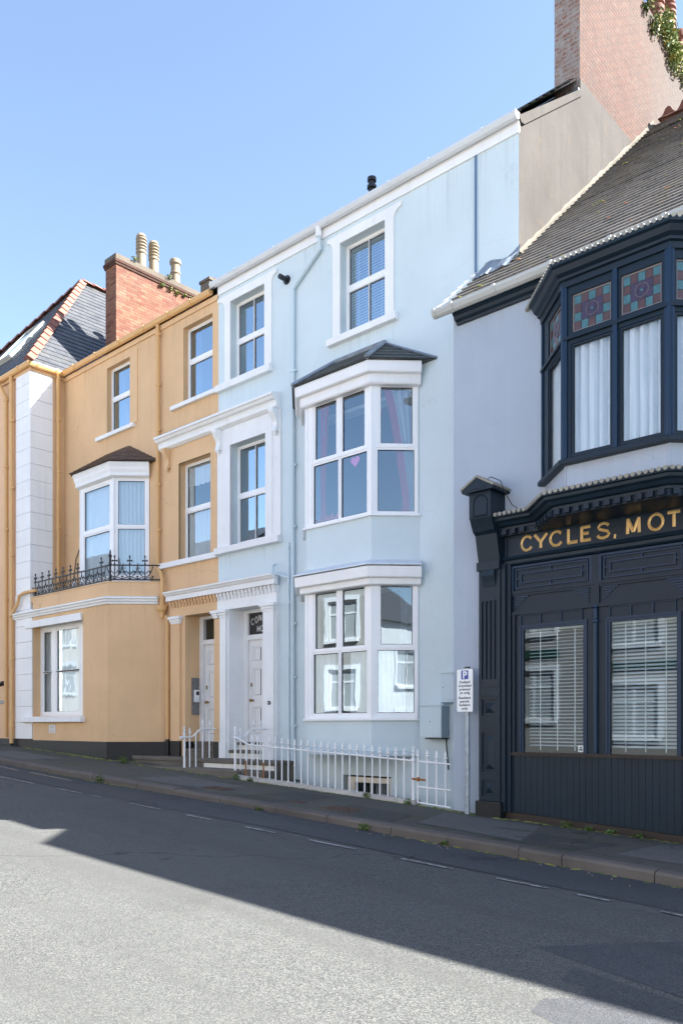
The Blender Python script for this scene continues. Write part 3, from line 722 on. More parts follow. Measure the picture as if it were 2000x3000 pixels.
# cornices of the two bays
mb = MB(); mb.sweep(plan, [(-.05, 7.465), (.195, 7.465), (.2, 7.44), (.19, 7.30), (.175, 7.285), (.105, 7.285), (.105, 7.15), (.085, 7.125), (.03, 7.12), (-.05, 7.12)]); mb.build('bay_cornice', 'whitewood', blue)
bay_roof(blue, bxl, bxr, byf, YB, .24, 7.475, 8.05, -10.15, -9.02, 5, 'slatebay', 'lead')
mb = MB(); mb.sweep(plan, [(-.05, 4.185), (.20, 4.165), (.205, 4.15), (.19, 4.0), (.175, 3.985), (.11, 3.985), (.11, 3.89), (.085, 3.875), (.03, 3.87), (-.05, 3.87)]); mb.build('bay_cornice', 'whitewood', blue)
mb = MB(); mb.sweep(plan, [(-.01, 4.30), (.01, 4.30), (.225, 4.20), (.23, 4.18), (.2, 4.182), (-.01, 4.19)]); mb.build('bay_flashing', 'whitelead', blue)
# portico, right half: pilasters, frieze, dentils, cornice, recess, door, fanlight
YP = 10.82; FP = WFr(YP)
def portico(parent, x0, x1, ox0, ox1, m, mc, fmat, capx, endl, endr):
    mb = MB()
    mb.plate(FP, x0, x1, 3.93, 4.27, (), 0, .1, .08)
    for a, b in ((x0, ox0), (ox1, x1)):
        if b - a > .01: mb.plate(FP, a, b, .85, 3.93, (), 0, .1, .08)
    # recess: reveals, soffit
    mb.face([(ox0, YP + .08, .9), (ox0, 11.24, .9), (ox0, 11.24, 3.93), (ox0, YP + .08, 3.93)])
    mb.face([(ox1, YP + .08, .9), (ox1, 11.24, .9), (ox1, 11.24, 3.93), (ox1, YP + .08, 3.93)])
    mb.face([(ox0, YP + .08, 3.93), (ox1, YP + .08, 3.93), (ox1, 11.24, 3.93), (ox0, 11.24, 3.93)])
    mb.build('portico', m, parent)
    dn = MB(); n = int((x1 - x0) / .105)
    for i in range(n):
        x = x0 + (i + .25) * (x1 - x0) / n
        dn.box(FP, x, x + .055, 0, .055, 4.20, 4.27); dn.box(FP, x + .02, x + .062, 0, .035, 4.13, 4.20)
    dn.build('dentils', m, parent)
    c = MB(); L = [(x0 if not endl else x0, YP)]
    c.sweep([(x0 - (.04 if endl else 0), YP), (x1 + (.04 if endr else 0), YP)], [(0, 4.50), (.06, 4.49), (.18, 4.46), (.18, 4.43), (.16, 4.42), (.13, 4.38), (.10, 4.37), (.10, 4.272), (0, 4.272)])
    c.build('portico_cornice', mc, parent)
def pilaster(parent, x0, x1, zb, m, mc, foot=None):
    mb = MB(); mb.box(FP, x0, x1, .001, .05, zb, 3.78)
    mb.box(FP, x0 - .012, x1 + .012, .001, .065, zb, 1.27, 1 if foot else 0)
    mb.build('pilaster', [m, foot or m], parent)
    c = MB()
    for k, (z0, z1, e) in enumerate(((3.775, 3.82, .012), (3.822, 3.87, .03), (3.872, 3.93, .055))): c.box(FP, x0 - e, x1 + e, .001, .05 + e, z0, z1)
    c.build('capital', mc, parent)
def door_set(parent, x0, x1, Y, zb, fmat, letters=False):
    fd = WFr(Y); w0, w1 = x0 + .13, x1 - .1
    mb = MB(); mb.plate(fd, x0, x1, zb, 3.93, [(w0, w1, zb - 1, 3.33), (w0, w1, 3.43, 3.87)], 0, .08)
    fo = mb.build('door_frame', 'doorwhite', parent)
    g = MB(); g.face([fd(w0, -.05, 3.43), fd(w1, -.05, 3.43), fd(w1, -.05, 3.87), fd(w0, -.05, 3.87)])
    g.build('fanlight', 'gasket' if letters else 'glassold', fo)
    d = MB(); pan = []
    wm = (w0 + w1) / 2
    for a, b in ((w0 + .09, wm - .04), (wm + .04, w1 - .09)):
        pan += [(a, b, zb + .14, zb + .72), (a, b, zb + .92, zb + 1.5), (a, b, zb + 1.62, zb + 1.94)]
    d.plate(fd, w0, w1, zb, 3.33, pan, -.05, .012)
    for p in pan:
        for k, (e, dd) in enumerate(((0, -.062), (.035, -.05), (.055, -.064))):
            q = (p[0] + e, p[1] - e, p[2] + e, p[3] - e); e2 = e + (.03 if k == 0 else .02)
            d.plate(fd, q[0], q[1], q[2], q[3], [(p[0] + e2, p[1] - e2, p[2] + e2, p[3] - e2)] if k < 2 else (), dd, .012)
    do = d.build('door', 'doorwhite', parent)
    h = MB(); xh = w0 + .12
    h.tube([fd(xh, -.05, zb + .84), fd(xh, .0, zb + .84)], .02, 10); h.tube([fd(xh, .0, zb + .84), fd(xh, .035, zb + .84)], [.03, .034], 12); h.box(fd, xh - .065, xh - .04, -.05, -.03, zb + 1.12, zb + 1.2)
    h.build('door_knob', 'brass', do)
    return fo, do
portico(blue, -13.36, -11.6, -12.99, -11.94, 'white', 'white', 'white', 0, False, True)
pilaster(blue, -13.22, -13.04, .88, 'white', 'white'); pilaster(blue, -11.93, -11.63, .88, 'white', 'white')
fo, do = door_set(blue, -12.99, -11.94, 11.2, 1.265, 'white', True)
mb = MB(); mb.lathe(-11.745, 10.76, [(.0, 2.0), (.0, 2.001)], 4); 
bl = MB(); bl.tube([(-11.745, 10.77, 2.03), (-11.745, 10.752, 2.03)], .038, 16, 0); bl.tube([(-11.745, 10.752, 2.03), (-11.745, 10.744, 2.03)], .014, 12, 1)
bl.build('doorbell', ['ink', 'fascgrey'], blue)
# lettering on the fanlight
LET = {
 'C': (.95, [[(.92, .80), (.75, .95), (.5, 1.0), (.24, .93), (.06, .72), (0, .5), (.06, .28), (.24, .07), (.5, 0), (.75, .05), (.94, .22)]]),
 'Y': (.95, [[(0, 1), (.47, .45)], [(.95, 1), (.47, .45)], [(.47, .47), (.47, 0)]]),
 'L': (.72, [[(.05, 1), (.05, .03)], [(.0, .05), (.72, .05)]]),
 'E': (.75, [[(.05, 1), (.05, 0)], [(0, .95), (.72, .95)], [(.03, .52), (.6, .52)], [(0, .05), (.75, .05)]]),
 'S': (.8, [[(.74, .82), (.6, .95), (.4, 1.0), (.18, .95), (.08, .78), (.16, .62), (.4, .53), (.64, .44), (.76, .25), (.64, .07), (.4, 0), (.16, .05), (.02, .2)]]),
 'M': (1.0, [[(.06, 0), (.1, 1)], [(.1, .98), (.5, .1)], [(.5, .1), (.9, .98)], [(.9, 1), (.94, 0)]]),
 'O': (1.0, [[(.5 + .5 * math.cos(a * PI / 12), .5 + .5 * math.sin(a * PI / 12)) for a in range(25)]]),
 'T': (.9, [[(.45, 1), (.45, 0)], [(0, .95), (.9, .95)]]),
 'N': (.85, [[(.05, 0), (.05, 1)], [(.05, .98), (.8, .02)], [(.8, 0), (.8, 1)]]),
 'H': (.8, [[(.05, 0), (.05, 1)], [(.75, 0), (.75, 1)], [(.05, .5), (.75, .5)]]),
 ',': (.2, [[(.12, .12), (.1, 0), (.0, -.14)]]),
}
def strokes(mb, fr, ch, s, z, wd, h, th, d0, d1, shear=0.0):
    """chiselled letter: each stroke a ribbon rising to a central ridge"""
    for st in LET[ch][1]:
        P = [(s + p[0] / LET[ch][0] * wd + shear * p[1] * h, z + p[1] * h) for p in st]; n = len(P); rows = []
        for i in range(n):
            closed = ch == 'O'
            a = P[i - 1] if i > 0 else (P[n - 2] if closed else P[0]); b = P[i + 1] if i < n - 1 else (P[1] if closed else P[-1])
            tx, tz = b[0] - a[0], b[1] - a[1]; L = math.hypot(tx, tz) or 1; nx, nz = -tz / L, tx / L
            k = th / 2 * (1.0 if 0 < i < n - 1 or closed else 1.12)
            rows.append([fr(P[i][0] + nx * k, d0, P[i][1] + nz * k), fr(P[i][0], d1, P[i][1]), fr(P[i][0] - nx * k, d0, P[i][1] - nz * k)])
        mb.grid(rows)
        mb.face(rows[0]); mb.face(rows[-1])
lt = MB(); fd = WFr(11.2 + .05)
for i, ch in enumerate('CONN'): strokes(lt, fd, ch, -12.80 + i * .115, 3.64 + .03 * i, .075, .12, .016, .003, .008, 0)
for i, ch in enumerate('HO'): strokes(lt, fd, ch, -12.62 + i * .105, 3.49, .07, .11, .016, .003, .008)
lt.build('house_lettering', 'fascgrey', fo)
# basement window
window(blue, F0, -9.93, -8.9, -.15, .7, .08, [(-9.76, -9.42, -.1, .6), (-9.36, -9.0, -.1, .6)], 'cream', .02, .006)
curtain(blue, F0, -9.4, -8.95, -.1, .68, -.25, 4, .03, 'curtgrey', 'basement_curtain')
# gable wall with coping, roof and the big chimney
G = Fr(XR, YB, 90)            # s = y - YB, d = +x
mb = MB(); mb.prism(G, [(0.001, -1.4), (0.001, 10.58), (1.95, 12.10), (1.95, 12.3), (9.2, 12.3), (9.2, -1.4)], 0, -.28); mb.build('gable_wall', 'gable', blue)
mb = MB(); mb.prism(G, [(-.06, 10.60), (.02, 10.54), (.10, 10.55), (1.97, 12.02), (1.97, 12.14), (.02, 10.66)], .035, -.22); mb.build('gable_coping', 'gable', blue)
mb = MB()
tile_poly(mb, (XL, 10.82, 10.66), (XR - .05, 10.82, 10.66), (XR - .05, 15.5, 14.42), (XL, 15.5, 14.42), 26)
tile_poly(mb, (XL, 20.1, 10.7), (XR - .05, 20.1, 10.7), (XR - .05, 15.5, 14.42), (XL, 15.5, 14.42), 26)
mb.build('roof', 'slatebay', blue)
mb = MB(); mb.plate(WFr(20.0), XL, XR, -1.4, 10.7); mb.build('wall', 'blue', blue)
rl = MB(); tile_poly(rl, (XR - .32, 11.0, 10.78), (XR - .02, 11.0, 10.78), (XR - .02, 12.75, 12.26), (XR - .32, 12.75, 12.26), 8, .03); rl.build('verge_slates', 'slatebay', blue)
ch = MB(); CF = Fr(XR, 12.83, 90)
cp = [(0, 10.5), (0, 15.25), (5.9, 15.2), (5.9, 10.5)]
A = [CF(s, -.46, z) for s, z in cp]
ch.face([CF(0, 0, 12.301), CF(0, 0, 15.25), CF(5.9, 0, 15.2), CF(5.9, 0, 12.301)], 0)
ch.face([CF(0, -.46, 10.5), CF(0, 0, 10.5), CF(0, 0, 15.25), CF(0, -.46, 15.25)], 1)
ch.face(A, 0); ch.face([CF(0, -.46, 15.25), CF(0, 0, 15.25), CF(5.9, 0, 15.2), CF(5.9, -.46, 15.2)], 2)
ch.face([CF(5.9, -.46, 10.5), CF(5.9, 0, 10.5), CF(5.9, 0, 15.2), CF(5.9, -.46, 15.2)], 0)
ch.box(CF, -.05, .3, -.5, -.001, 11.9, 12.12, 3)
cho = ch.build('chimney', ['brickold', 'brickwhite', 'cement', 'lead'], blue)
def pot(parent, x, y, z, r, h, m, louv=False):
    mb = MB(); pr = [(r * 1.15, z), (r * 1.15, z + .05), (r, z + .07), (r * .95, z + h * .45), (r * 1.12, z + h * .47), (r * 1.12, z + h * .52), (r * .95, z + h * .54)]
    if louv:
        for k in range(4):
            q = z + h * (.56 + .09 * k); pr += [(r * .9, q), (r * 1.12, q + h * .02), (r * 1.12, q + h * .05), (r * .8, q + h * .055)]
        pr += [(r * 1.05, z + h * .93), (r * .8, z + h), (.02, z + h * 1.02)]
    else:
        pr += [(r * .95, z + h * .8), (r * 1.2, z + h * .84), (r * 1.25, z + h * .95), (r * 1.1, z + h), (r * .7, z + h), (r * .7, z + h * .9), (.01, z + h * .89)]
    mb.lathe(x, y, pr, 14); return mb.build('chimney_pot', m, parent, smooth=True)
for k, (yy, hh, mm) in enumerate(((16.55, 1.35, 'redpot'), (17.15, 1.25, 'redpot'), (17.75, .95, 'redpot'), (18.25, 1.05, 'pot'))): pot(cho, XR - .23, yy, 15.2, .15, hh, mm, k < 2)
fl = MB(); fl.lathe(-10.24, 12.0, [(.09, 11.4), (.065, 11.5), (.06, 11.72), (.09, 11.73), (.09, 11.78), (.06, 11.79), (.06, 11.86), (.085, 11.865), (.085, 11.93), (.02, 11.94)], 14); fl.build('roof_flue', 'blackplastic', blue, smooth=True)

# ------------------------------------------------------------------ orange house
orange = thing('terraced_house', 'orange rendered three storey house with iron balcony over its ground floor bay', 'house')
OL, OR = -19.62, -13.42
holes = [(-14.6, -13.61, 8.5, 10.115), (-17.59, -16.59, 8.52, 10.11), (-14.71, -13.62, 5.15, 7.225), (-18.2, -15.98, 4.95, 7.05), (-18.9, -15.6, 1.4, 4.3), (-14.55, -13.42, .9, 4.0)]
mb = MB(); mb.plate(F0, OL, OR, -.2, 10.40, holes, 0, .24); mb.build('wall', 'orange', orange)
mb = MB()
for z in (1.2, 4.6, 7.85, 10.3): mb.box(F0, OL + .1, OR - .1, -4.2, -.26, z - .12, z)
mb.box(F0, OL + .1, OR - .1, -4.3, -4.21, -.2, 10.4); mb.box(F0, -15.3, -15.2, -4.1, -.3, -.1, 10.2)
mb.build('room_interior', 'roomwall', orange)
f = sash(orange, F0, -14.6, -13.61, 8.5, 10.115, .13, 9.40, gm='glasssky'); curtain(f, F0, -14.54, -14.36, 8.52, 10.1, -.3, 2, .03, 'curtblue')
f = sash(orange, F0, -17.59, -16.59, 8.52, 10.11, .13, 9.38, gm='glasssky'); curtain(f, F0, -17.5, -17.3, 8.52, 10.1, -.3, 2, .03, 'curtblue')
f = sash(orange, F0, -14.71, -13.62, 5.15, 7.225, .14, 6.23)
curtain(f, F0, -14.65, -13.68, 5.2, 6.2, -.22, 6, .02, 'net'); curtain(f, F0, -14.65, -13.68, 6.75, 7.2, -.22, 6, .03, 'net', 'pelmet'); curtain(f, F0, -14.64, -14.5, 6.2, 6.8, -.22, 2, .02, 'net')
for a, b, z in ((-14.97, -13.42, 8.5), (-17.97, -16.4, 8.52), (-15.39, -13.42, 5.15)):
    mb = MB(); mb.box(F0, a, b, -.13, .085, z - .085 - (.03 if z < 6 else 0), z); mb.build('window_sill', 'white', orange, bev=.006)
mb = MB(); mb.plate(F0, -16.595, -16.30, 8.53, 10.2, (), .018, 0, .018); mb.build('window_surround', 'orange', orange)
mb = MB(); mb.plate(F0, -15.2, -13.42, 5.15, 7.6, [(-14.71, -13.62, 5, 7.225)], .03, .04, .03); mb.plate(F0, -14.95, -13.42, 5.152, 7.43, [(-14.71, -13.62, 5, 7.225)], .045, .03, .02); mb.build('window_surround', 'orange', orange)
mb = MB(); mb.sweep([(-15.34, YB), (-13.42, YB)], COR); mb.build('window_cornice', 'white', orange)
mb = MB(); mb.sweep([(-15.3, YB), (-13.42, YB)], [(-.02, 7.94), (.05, 7.95), (.2, 7.905), (.2, 7.90), (-.02, 7.925)]); mb.build('cornice_lichen', 'cement', orange)
console(orange, -15.07, YB - .03, 7.6, .42, .12, 'orange')
mb = MB(); mb.box(F0, OL, OR, 0, .03, 10.31, 10.42); mb.build('fascia', 'orange', orange)
mb = MB(); mb.sweep([(OL + .1, YB - .03), (OR - .14, YB - .03)], gutter_prof(0, 10.535, .12, .11))
for xx in (-18.9, -17.9, -16.9, -15.9, -15.0, -14.2): mb.sweep([(xx - .03, YB - .03), (xx + .03, YB - .03)], gutter_prof(0, 10.54, .135, .125))
mb.build('gutter', 'orangepipe', orange)
pipe(orange, [(-15.42, y1 - .02, 10.42), (-15.42, y1 - .02, 5.22), (-15.42, y1 - .02, 5.05), (-15.28, y1 - .05, 4.95), (-15.2, y1 - .06, 4.8), (-15.2, y1 - .06, 4.2)], .042, 'orangepipe', 'downpipe', [(-15.42, y1 - .02, z) for z in (10.2, 9.1, 8.1, 6.9, 5.9)])
hp = MB(); hp.lathe(-15.22, y1 - .05, [(.05, 3.95), (.06, 4.05), (.11, 4.12), (.12, 4.22), (.11, 4.22), (.04, 4.2)], 10); hp.build('hopper_head', 'orangepipe', orange)
pipe(orange, [(-15.1, y1 - .03, 3.98), (-15.06, y1 - .02, 3.8), (-15.06, y1 - .02, 1.3)], .045, 'orangepipe', 'downpipe', [(-15.06, y1 - .02, z) for z in (3.4, 2.4)])
pipe(orange, [(-15.06, y1 - .02, 1.3), (-15.06, y1 - .02, .7)], .046, 'black', 'downpipe')
# black plinth band
mb = MB(); mb.box(F0, -15.3, -14.43, -.01, .03, .5, 1.255); mb.build('plinth', 'black', orange)
# upper bay
obl, obr, obf = -17.79, -16.39, 10.33
ol_, of_, or_, OCL, OFW = bay_frames(obl, obr, obf, YB); oplan = bay_plan(obl, obr, obf, YB)
mb = MB()
for fr, L in ((ol_, OCL), (of_, OFW), (or_, OCL)): mb.plate(fr, 0, L, 4.55, 4.93, (), 0)
mb.build('bay_wall', 'upvc', orange)
fw = window(orange, of_, .03, OFW - .03, 4.93, 7.17, -.001, [(.158, 1.206, 4.99, 5.985), (.158, 1.206, 6.145, 7.03)], 'upvc', .035, .009, depth=.06)
rw = window(orange, or_, .03, OCL - .02, 4.93, 7.17, -.001, [(.1, .68, 4.99, 6.0), (.106, .673, 6.11, 7.07)], 'upvc', .035, .009, depth=.06)
lw = window(orange, ol_, .02, OCL - .03, 4.93, 7.17, -.001, [(.12, .7, 4.99, 6.0), (.12, .7, 6.11, 7.07)], 'upvc', .035, .009, depth=.06)
for (cx, cy) in oplan[1:3]:
    mb = MB(); mb.tube([(cx, cy, 4.93), (cx, cy, 7.17)], .028, 8); mb.build('corner_post', 'upvc', orange)
mb = MB(); mb.face([(x, y, 7.17) for x, y in oplan]); mb.build('bay_ceiling', 'roomwall', orange); mb = MB(); mb.face([(x, y, 4.93) for x, y in oplan]); mb.build('bay_floor', 'roomwall', orange)
curtain(fw, of_, .08, 1.3, 4.95, 7.1, -.10, 10, .018, 'net'); curtain(rw, or_, .06, .74, 4.95, 7.12, -.10, 7, .022, 'net'); curtain(lw, ol_, .06, .74, 4.95, 7.12, -.10, 7, .02, 'net')
mb = MB(); mb.sweep(oplan, [(-.05, 7.47), (.17, 7.46), (.18, 7.42), (.15, 7.36), (.14, 7.30), (.115, 7.24), (.11, 7.17), (.05, 7.14), (-.05, 7.14)]); mb.build('bay_cornice', 'whitewood', orange)
bay_roof(orange, obl, obr, obf, YB, .24, 7.475, 8.06, -17.5, -16.66, 9, 'tilebrown', None)
# ground floor bay with parapet
GB = [(-19.6, 10.0), (-16.12, 10.0), (-15.22, YB)]
g1, g2 = Fr(-19.6, 10.0, 0), Fr(-16.12, 10.0, 45); GW, GL = 3.48, .9 * math.sqrt(2)
mb = MB(); mb.plate(g1, 0.14, GW, 1.24, 4.75, [(.14, 2.47, 1.82, 4.05)], 0, .3); mb.plate(g2, 0, GL, 1.24, 4.75, (), 0)
mb.face([(x, y, 4.6) for x, y in GB] + [(-19.6, YB, 4.6)]); mb.sweep(GB, [(-.2, 4.62), (-.2, 4.752), (.012, 4.752), (.012, 4.73), (.0, 4.72), (-.01, 4.62)])
mb.build('bay_wall', 'orange', orange)
mb = MB(); mb.sweep([(-20.42, 10.0)] + GB[1:2] + [(-15.34, 10.78)], [(0, 4.43), (.05, 4.425), (.12, 4.40), (.12, 4.37), (.085, 4.35), (.08, 4.315), (.05, 4.30), (.04, 4.26), (0, 4.25)]); mb.build('bay_cornice', 'white', orange)
mb = MB(); mb.sweep([(-19.45, 10.0)] + GB[1:], [(-.05, -.3), (-.05, 1.25), (.022, 1.24), (.025, -.3)]); mb.build('plinth', 'black', orange)
mb = MB(); mb.box(g1, -.17, 2.46, .002, .06, 3.99, 4.16); mb.build('window_lintel', 'white', orange, bev=.005)
mb = MB(); mb.box(g1, -.28, 2.55, -.25, .11, 1.68, 1.81); mb.build('window_sill', 'white', orange, bev=.01)
wf = window(orange, g1, .14, 2.47, 1.82, 4.05, .2, [(.30, .66, 1.94, 2.87), (.30, .66, 2.93, 3.88), (.93, 1.93, 1.94, 2.87), (.93, 1.93, 2.93, 3.88), (2.19, 2.45, 1.94, 2.87), (2.19, 2.45, 2.93, 3.88)], 'whitewood', .04, .004, gm='glassold')
curtain(wf, g1, .15, .80, 1.9, 3.95, -.34, 3, .015, 'net'); curtain(wf, g1, .94, 2.1, 1.9, 3.95, -.34, 8, .015, 'net'); curtain(wf, g1, 2.16, 2.46, 1.9, 3.95, -.34, 3, .015, 'net')
cb_ = MB(); cb_.tube([F0(-18.75, .03, 6.0), F0(-18.95, .03, 5.75), F0(-19.0, .03, 5.5), F0(-19.05, .04, 5.2)], .012, 5); cb_.box(F0, -19.09, -19.0, .002, .05, 4.95, 5.2, 1); cb_.build('cable', ['blackplastic', 'whitelead'], orange)
vb = MB(); vb.plate(g1, .955, 1.245, 1.42, 1.615, [(.985, 1.215, 1.44, 1.505), (.985, 1.215, 1.53, 1.595)], .012, .012, .012)
for z in (1.455, 1.475, 1.49, 1.545, 1.565, 1.582): vb.box(g1, .985, 1.215, .0, .006, z, z + .01)
vb.build('air_vent', 'whitelead', orange)
# orange half of the portico
portico(orange, -14.95, -13.36, -14.43, -13.43, 'orange', 'white', 'orange', 0, True, False)
mb = MB(); mb.box(F0, OR - .03, OR + .06, .0, .06, .9, 3.9)
pilaster(orange, -14.86, -14.56, .9, 'orange', 'white', 'black'); 
mb = MB(); mb.box(FP, -13.425, -13.235, .001, .03, .9, 3.77); mb.box(FP, -13.43, -13.23, .001, .04, .9, 1.27, 1); mb.build('pilaster', ['orange', 'black'], orange)
c_ = MB()
for (z0, z1, e) in ((3.775, 3.82, .012), (3.822, 3.87, .03), (3.872, 3.93, .055)): c_.box(FP, -13.42 - e, -13.275, .001, .05 + e, z0, z1)
c_.build('capital', 'white', orange)
mb = MB(); mb.box(Fr(-14.43, YP, 90), .0, .38, .001, .012, .9, 1.26); mb.build('plinth', 'black', orange)
fo2, do2 = door_set(orange, -14.43, -13.43, 11.2, 1.255, 'orange')
ic = MB(); IF = Fr(-14.43, YP, 90)
ic.box(IF, .17, .36, 0, .015, 1.83, 2.62, 0); ic.box(IF, .22, .345, .015, .055, 2.1, 2.36, 1); ic.box(IF, .25, .33, .055, .058, 2.25, 2.33, 2); ic.box(IF, .25, .33, .055, .06, 2.12, 2.2, 3)
ic.build('intercom', ['greyplastic', 'upvc', 'ink', 'fascgrey'], orange)
# roof, party chimney, pots
mb = MB(); tile_poly(mb, (OL, 10.8, 10.53), (OR, 10.8, 10.53), (OR, 15.5, 14.1), (OL, 15.5, 14.1), 26); tile_poly(mb, (OL, 20.1, 10.6), (OR, 20.1, 10.6), (OR, 15.5, 14.1), (OL, 15.5, 14.1), 26); mb.build('roof', 'slateblue', orange)
mb = MB(); mb.plate(WFr(20.0), -27, OR, -.5, 10.6); mb.build('wall', 'orange', orange)
cm = MB(); PF = Fr(-19.02, 12.06, 90); W_ = -.5
cm.box(PF, 0, 2.85, W_, 0, 10.3, 13.62, 0)
cm.box(PF, -.03, 2.88, W_ - .03, .03, 13.62, 13.68, 1); cm.box(PF, -.05, 2.9, W_ - .05, .05, 13.682, 13.75, 1); cm.box(PF, -.02, 2.87, W_ - .02, .02, 13.752, 13.9, 2)
cq = cm.build('chimney', ['brick', 'brickold', 'cement'], orange)
for (yy, zz, h, lv) in ((12.98, 13.88, .98, True), (13.38, 13.88, .95, True), (14.1, 13.88, .75, False)): pot(cq, -19.25, yy, zz, .13, h, 'pot', lv)
cm = MB(); cm.box(Fr(-16.6, 13.2, 90), 0, .8, -.36, 0, 11.5, 12.78, 0); cm.box(Fr(-16.6, 13.2, 90), -.03, .83, -.39, .03, 12.782, 12.85, 1); cq = cm.build('chimney', ['cement', 'cement'], orange)
cm = MB(); cm.prism(Fr(-16.8, 13.5, 0), [(-.16, 12.85), (.16, 12.85), (.02, 13.02), (-.02, 13.02)], -.4, 0); cm.build('chimney_pot', 'redpot', cq)

# ------------------------------------------------------------------ corner house with the hipped roof
corner = thing('terraced_house', 'peach house at the left edge with white quoins and hipped slate roof', 'house')
XW = -19.58
mb = MB(); mb.plate(WFr(10.02), -30, XW - .02, -.2, 10.38, (), 0); mb.plate(Fr(XW - .02, 10.0, 90), 0, .91, 4.5, 10.38, (), 0); mb.build('wall', 'peach', corner)
mb = MB(); mb.plate(Fr(XW, 10.0, 90), .58, .9, 4.5, 10.38, (), .0, 0, .02); mb.build('wall_return', 'orange', corner)
qb = MB(); z = 1.27; k = 0
while z < 10.36:
    z2 = min(10.37, z + .40)
    xl_ = -20.3 if z > 4.5 else -20.33
    P = [(xl_, 10.02), (xl_, 9.985), (XW + .018 if z > 4.3 else -19.47, 9.985), (XW + .018 if z > 4.3 else -19.47, 10.58 if z > 4.3 else 10.02), (XW - .04, 10.58)]
    qb.extr([(x, y, z + .004) for x, y in P], [(x, y, z2 - .004) for x, y in P]); z = z2
qb.build('quoins', 'white', corner)
mb = MB(); mb.sweep([(-30, 10.02), (-19.47, 10.02)], [(-.02, -.3), (-.02, 1.27), (.02, 1.265), (.022, -.3)]); mb.build('plinth', 'black', corner)
mb = MB(); mb.sweep([(-30, 9.99), (XW + .03, 9.99), (XW + .03, 10.9)], [(0, 10.36), (.02, 10.36), (.02, 10.47), (0, 10.47)]); mb.build('fascia', 'orange', corner)
mb = MB(); mb.sweep([(-30, 9.97), (XW + .05, 9.97), (XW + .05, 10.8)], gutter_prof(0, 10.53, .12, .11))
for p in ([(-20.0, 9.97), (-19.94, 9.97)], [(-21.2, 9.97), (-21.14, 9.97)], [(XW + .05, 10.1), (XW + .05, 10.16)], [(XW + .05, 10.6), (XW + .05, 10.66)]): mb.sweep(p, gutter_prof(0, 10.54, .135, .125))
mb.build('gutter', 'orangepipe', corner)
pipe(corner, [(-20.45, 9.93, 10.45), (-20.43, 9.93, 1.15)], .048, 'orangepipe', 'downpipe', [(-20.43, 9.93, z) for z in (9.3, 7.6, 5.9, 3.3, 1.6)])
pipe(corner, [(-20.43, 9.93, 1.15), (-20.43, 9.93, .95)], .05, 'black', 'downpipe')
pipe(corner, [(-20.95, 9.8, 10.4), (-20.8, 9.9, 10.1), (-20.72, 9.93, 9.95), (-20.72, 9.93, 1.3)], .052, 'orangepipe', 'downpipe', [(-20.72, 9.93, z) for z in (9.9, 8.2, 6.6, 4.8, 3.0)])
pipe(corner, [(XW + .12, 10.68, 10.42), (XW + .07, 10.7, 10.2), (XW + .07, 10.7, 4.7)], .045, 'orangepipe', 'downpipe', [(XW + .07, 10.7, z) for z in (9.3, 8.0, 6.6)])
pipe(corner, [(XW + .3, 9.99, 4.9), (-19.75, 9.92, 4.88), (-19.95, 9.9, 4.82), (-20.05, 9.9, 4.62), (-20.4, 9.9, 4.35)], .042, 'orangepipe', 'overflow_pipe')
AP = (-22.97, 13.39, 15.05); EZ_ = 10.52
mb = MB()
tile_poly(mb, (-19.43, 9.87, EZ_), (-19.43, 20.5, EZ_), (AP[0], 20.5, AP[2]), AP, 27)
tile_poly(mb, (-26.5, 9.87, EZ_), (-19.43, 9.87, EZ_), AP, AP, 27)
tile_poly(mb, (-26.5, 20.5, EZ_), (-26.5, 9.87, EZ_), AP, (AP[0], 20.5, AP[2]), 27)
mb.face([(-26.5, 9.87, EZ_), (-19.43, 9.87, EZ_), (-19.43, 20.5, EZ_), (-26.5, 20.5, EZ_)])
ro = mb.build('roof', 'slateblue', corner)
def hip_tiles(a, b, n, m, parent, r=.12, name='hip_tiles'):
    a, b = Vector(a), Vector(b); mb = MB(); t = (b - a).normalized(); sd = t.cross(Vector((0, 0, 1))).normalized(); up = sd.cross(t)
    for i in range(n):
        p, q = a + (b - a) * (i / n), a + (b - a) * ((i + 1.04) / n); rows = []
        for P_, l in ((p, .05), (q, .015)):
            rows.append([P_ + sd * (-r * 1.2) + up * (l - .03), P_ + up * (l + .09), P_ + sd * (r * 1.2) + up * (l - .03)])
        mb.grid(rows); mb.face([rows[0][0], rows[0][1], rows[0][2]])
    return mb.build(name, m, parent)
hip_tiles((-19.43, 9.87, EZ_), AP, 19, 'ridge', ro); hip_tiles(AP, (-26.5, 9.87, EZ_), 19, 'ridge', ro); hip_tiles(AP, (AP[0], 20.5, AP[2]), 20, 'ridge', ro, name='ridge_tiles')
# roof light on the front slope
V0 = Vector((-22.85, 9.87, EZ_)); e1 = Vector((1, 0, 0)); e2 = Vector((0, 3.52, 4.53)).normalized(); n3 = e1.cross(e2)
def SLP(u, v, k): return V0 + e1 * u + e2 * v + n3 * k
sk = MB()
for (u0, u1, v0, v1) in ((0, .08, 1.3, 2.9), (.9, .98, 1.3, 2.9), (.08, .9, 1.3, 1.38), (.08, .9, 2.82, 2.9)):
    A_ = [SLP(u, v, 0) for u, v in ((u0, v0), (u1, v0), (u1, v1), (u0, v1))]; B_ = [SLP(u, v, .13) for u, v in ((u0, v0), (u1, v0), (u1, v1), (u0, v1))]; sk.extr(A_, B_)
so = sk.build('roof_light', 'curtgrey', corner); g = MB(); g.face([SLP(u, v, .1) for u, v in ((.08, 1.38), (.9, 1.38), (.9, 2.82), (.08, 2.82))]); g.build('pane', 'glassshop', so)
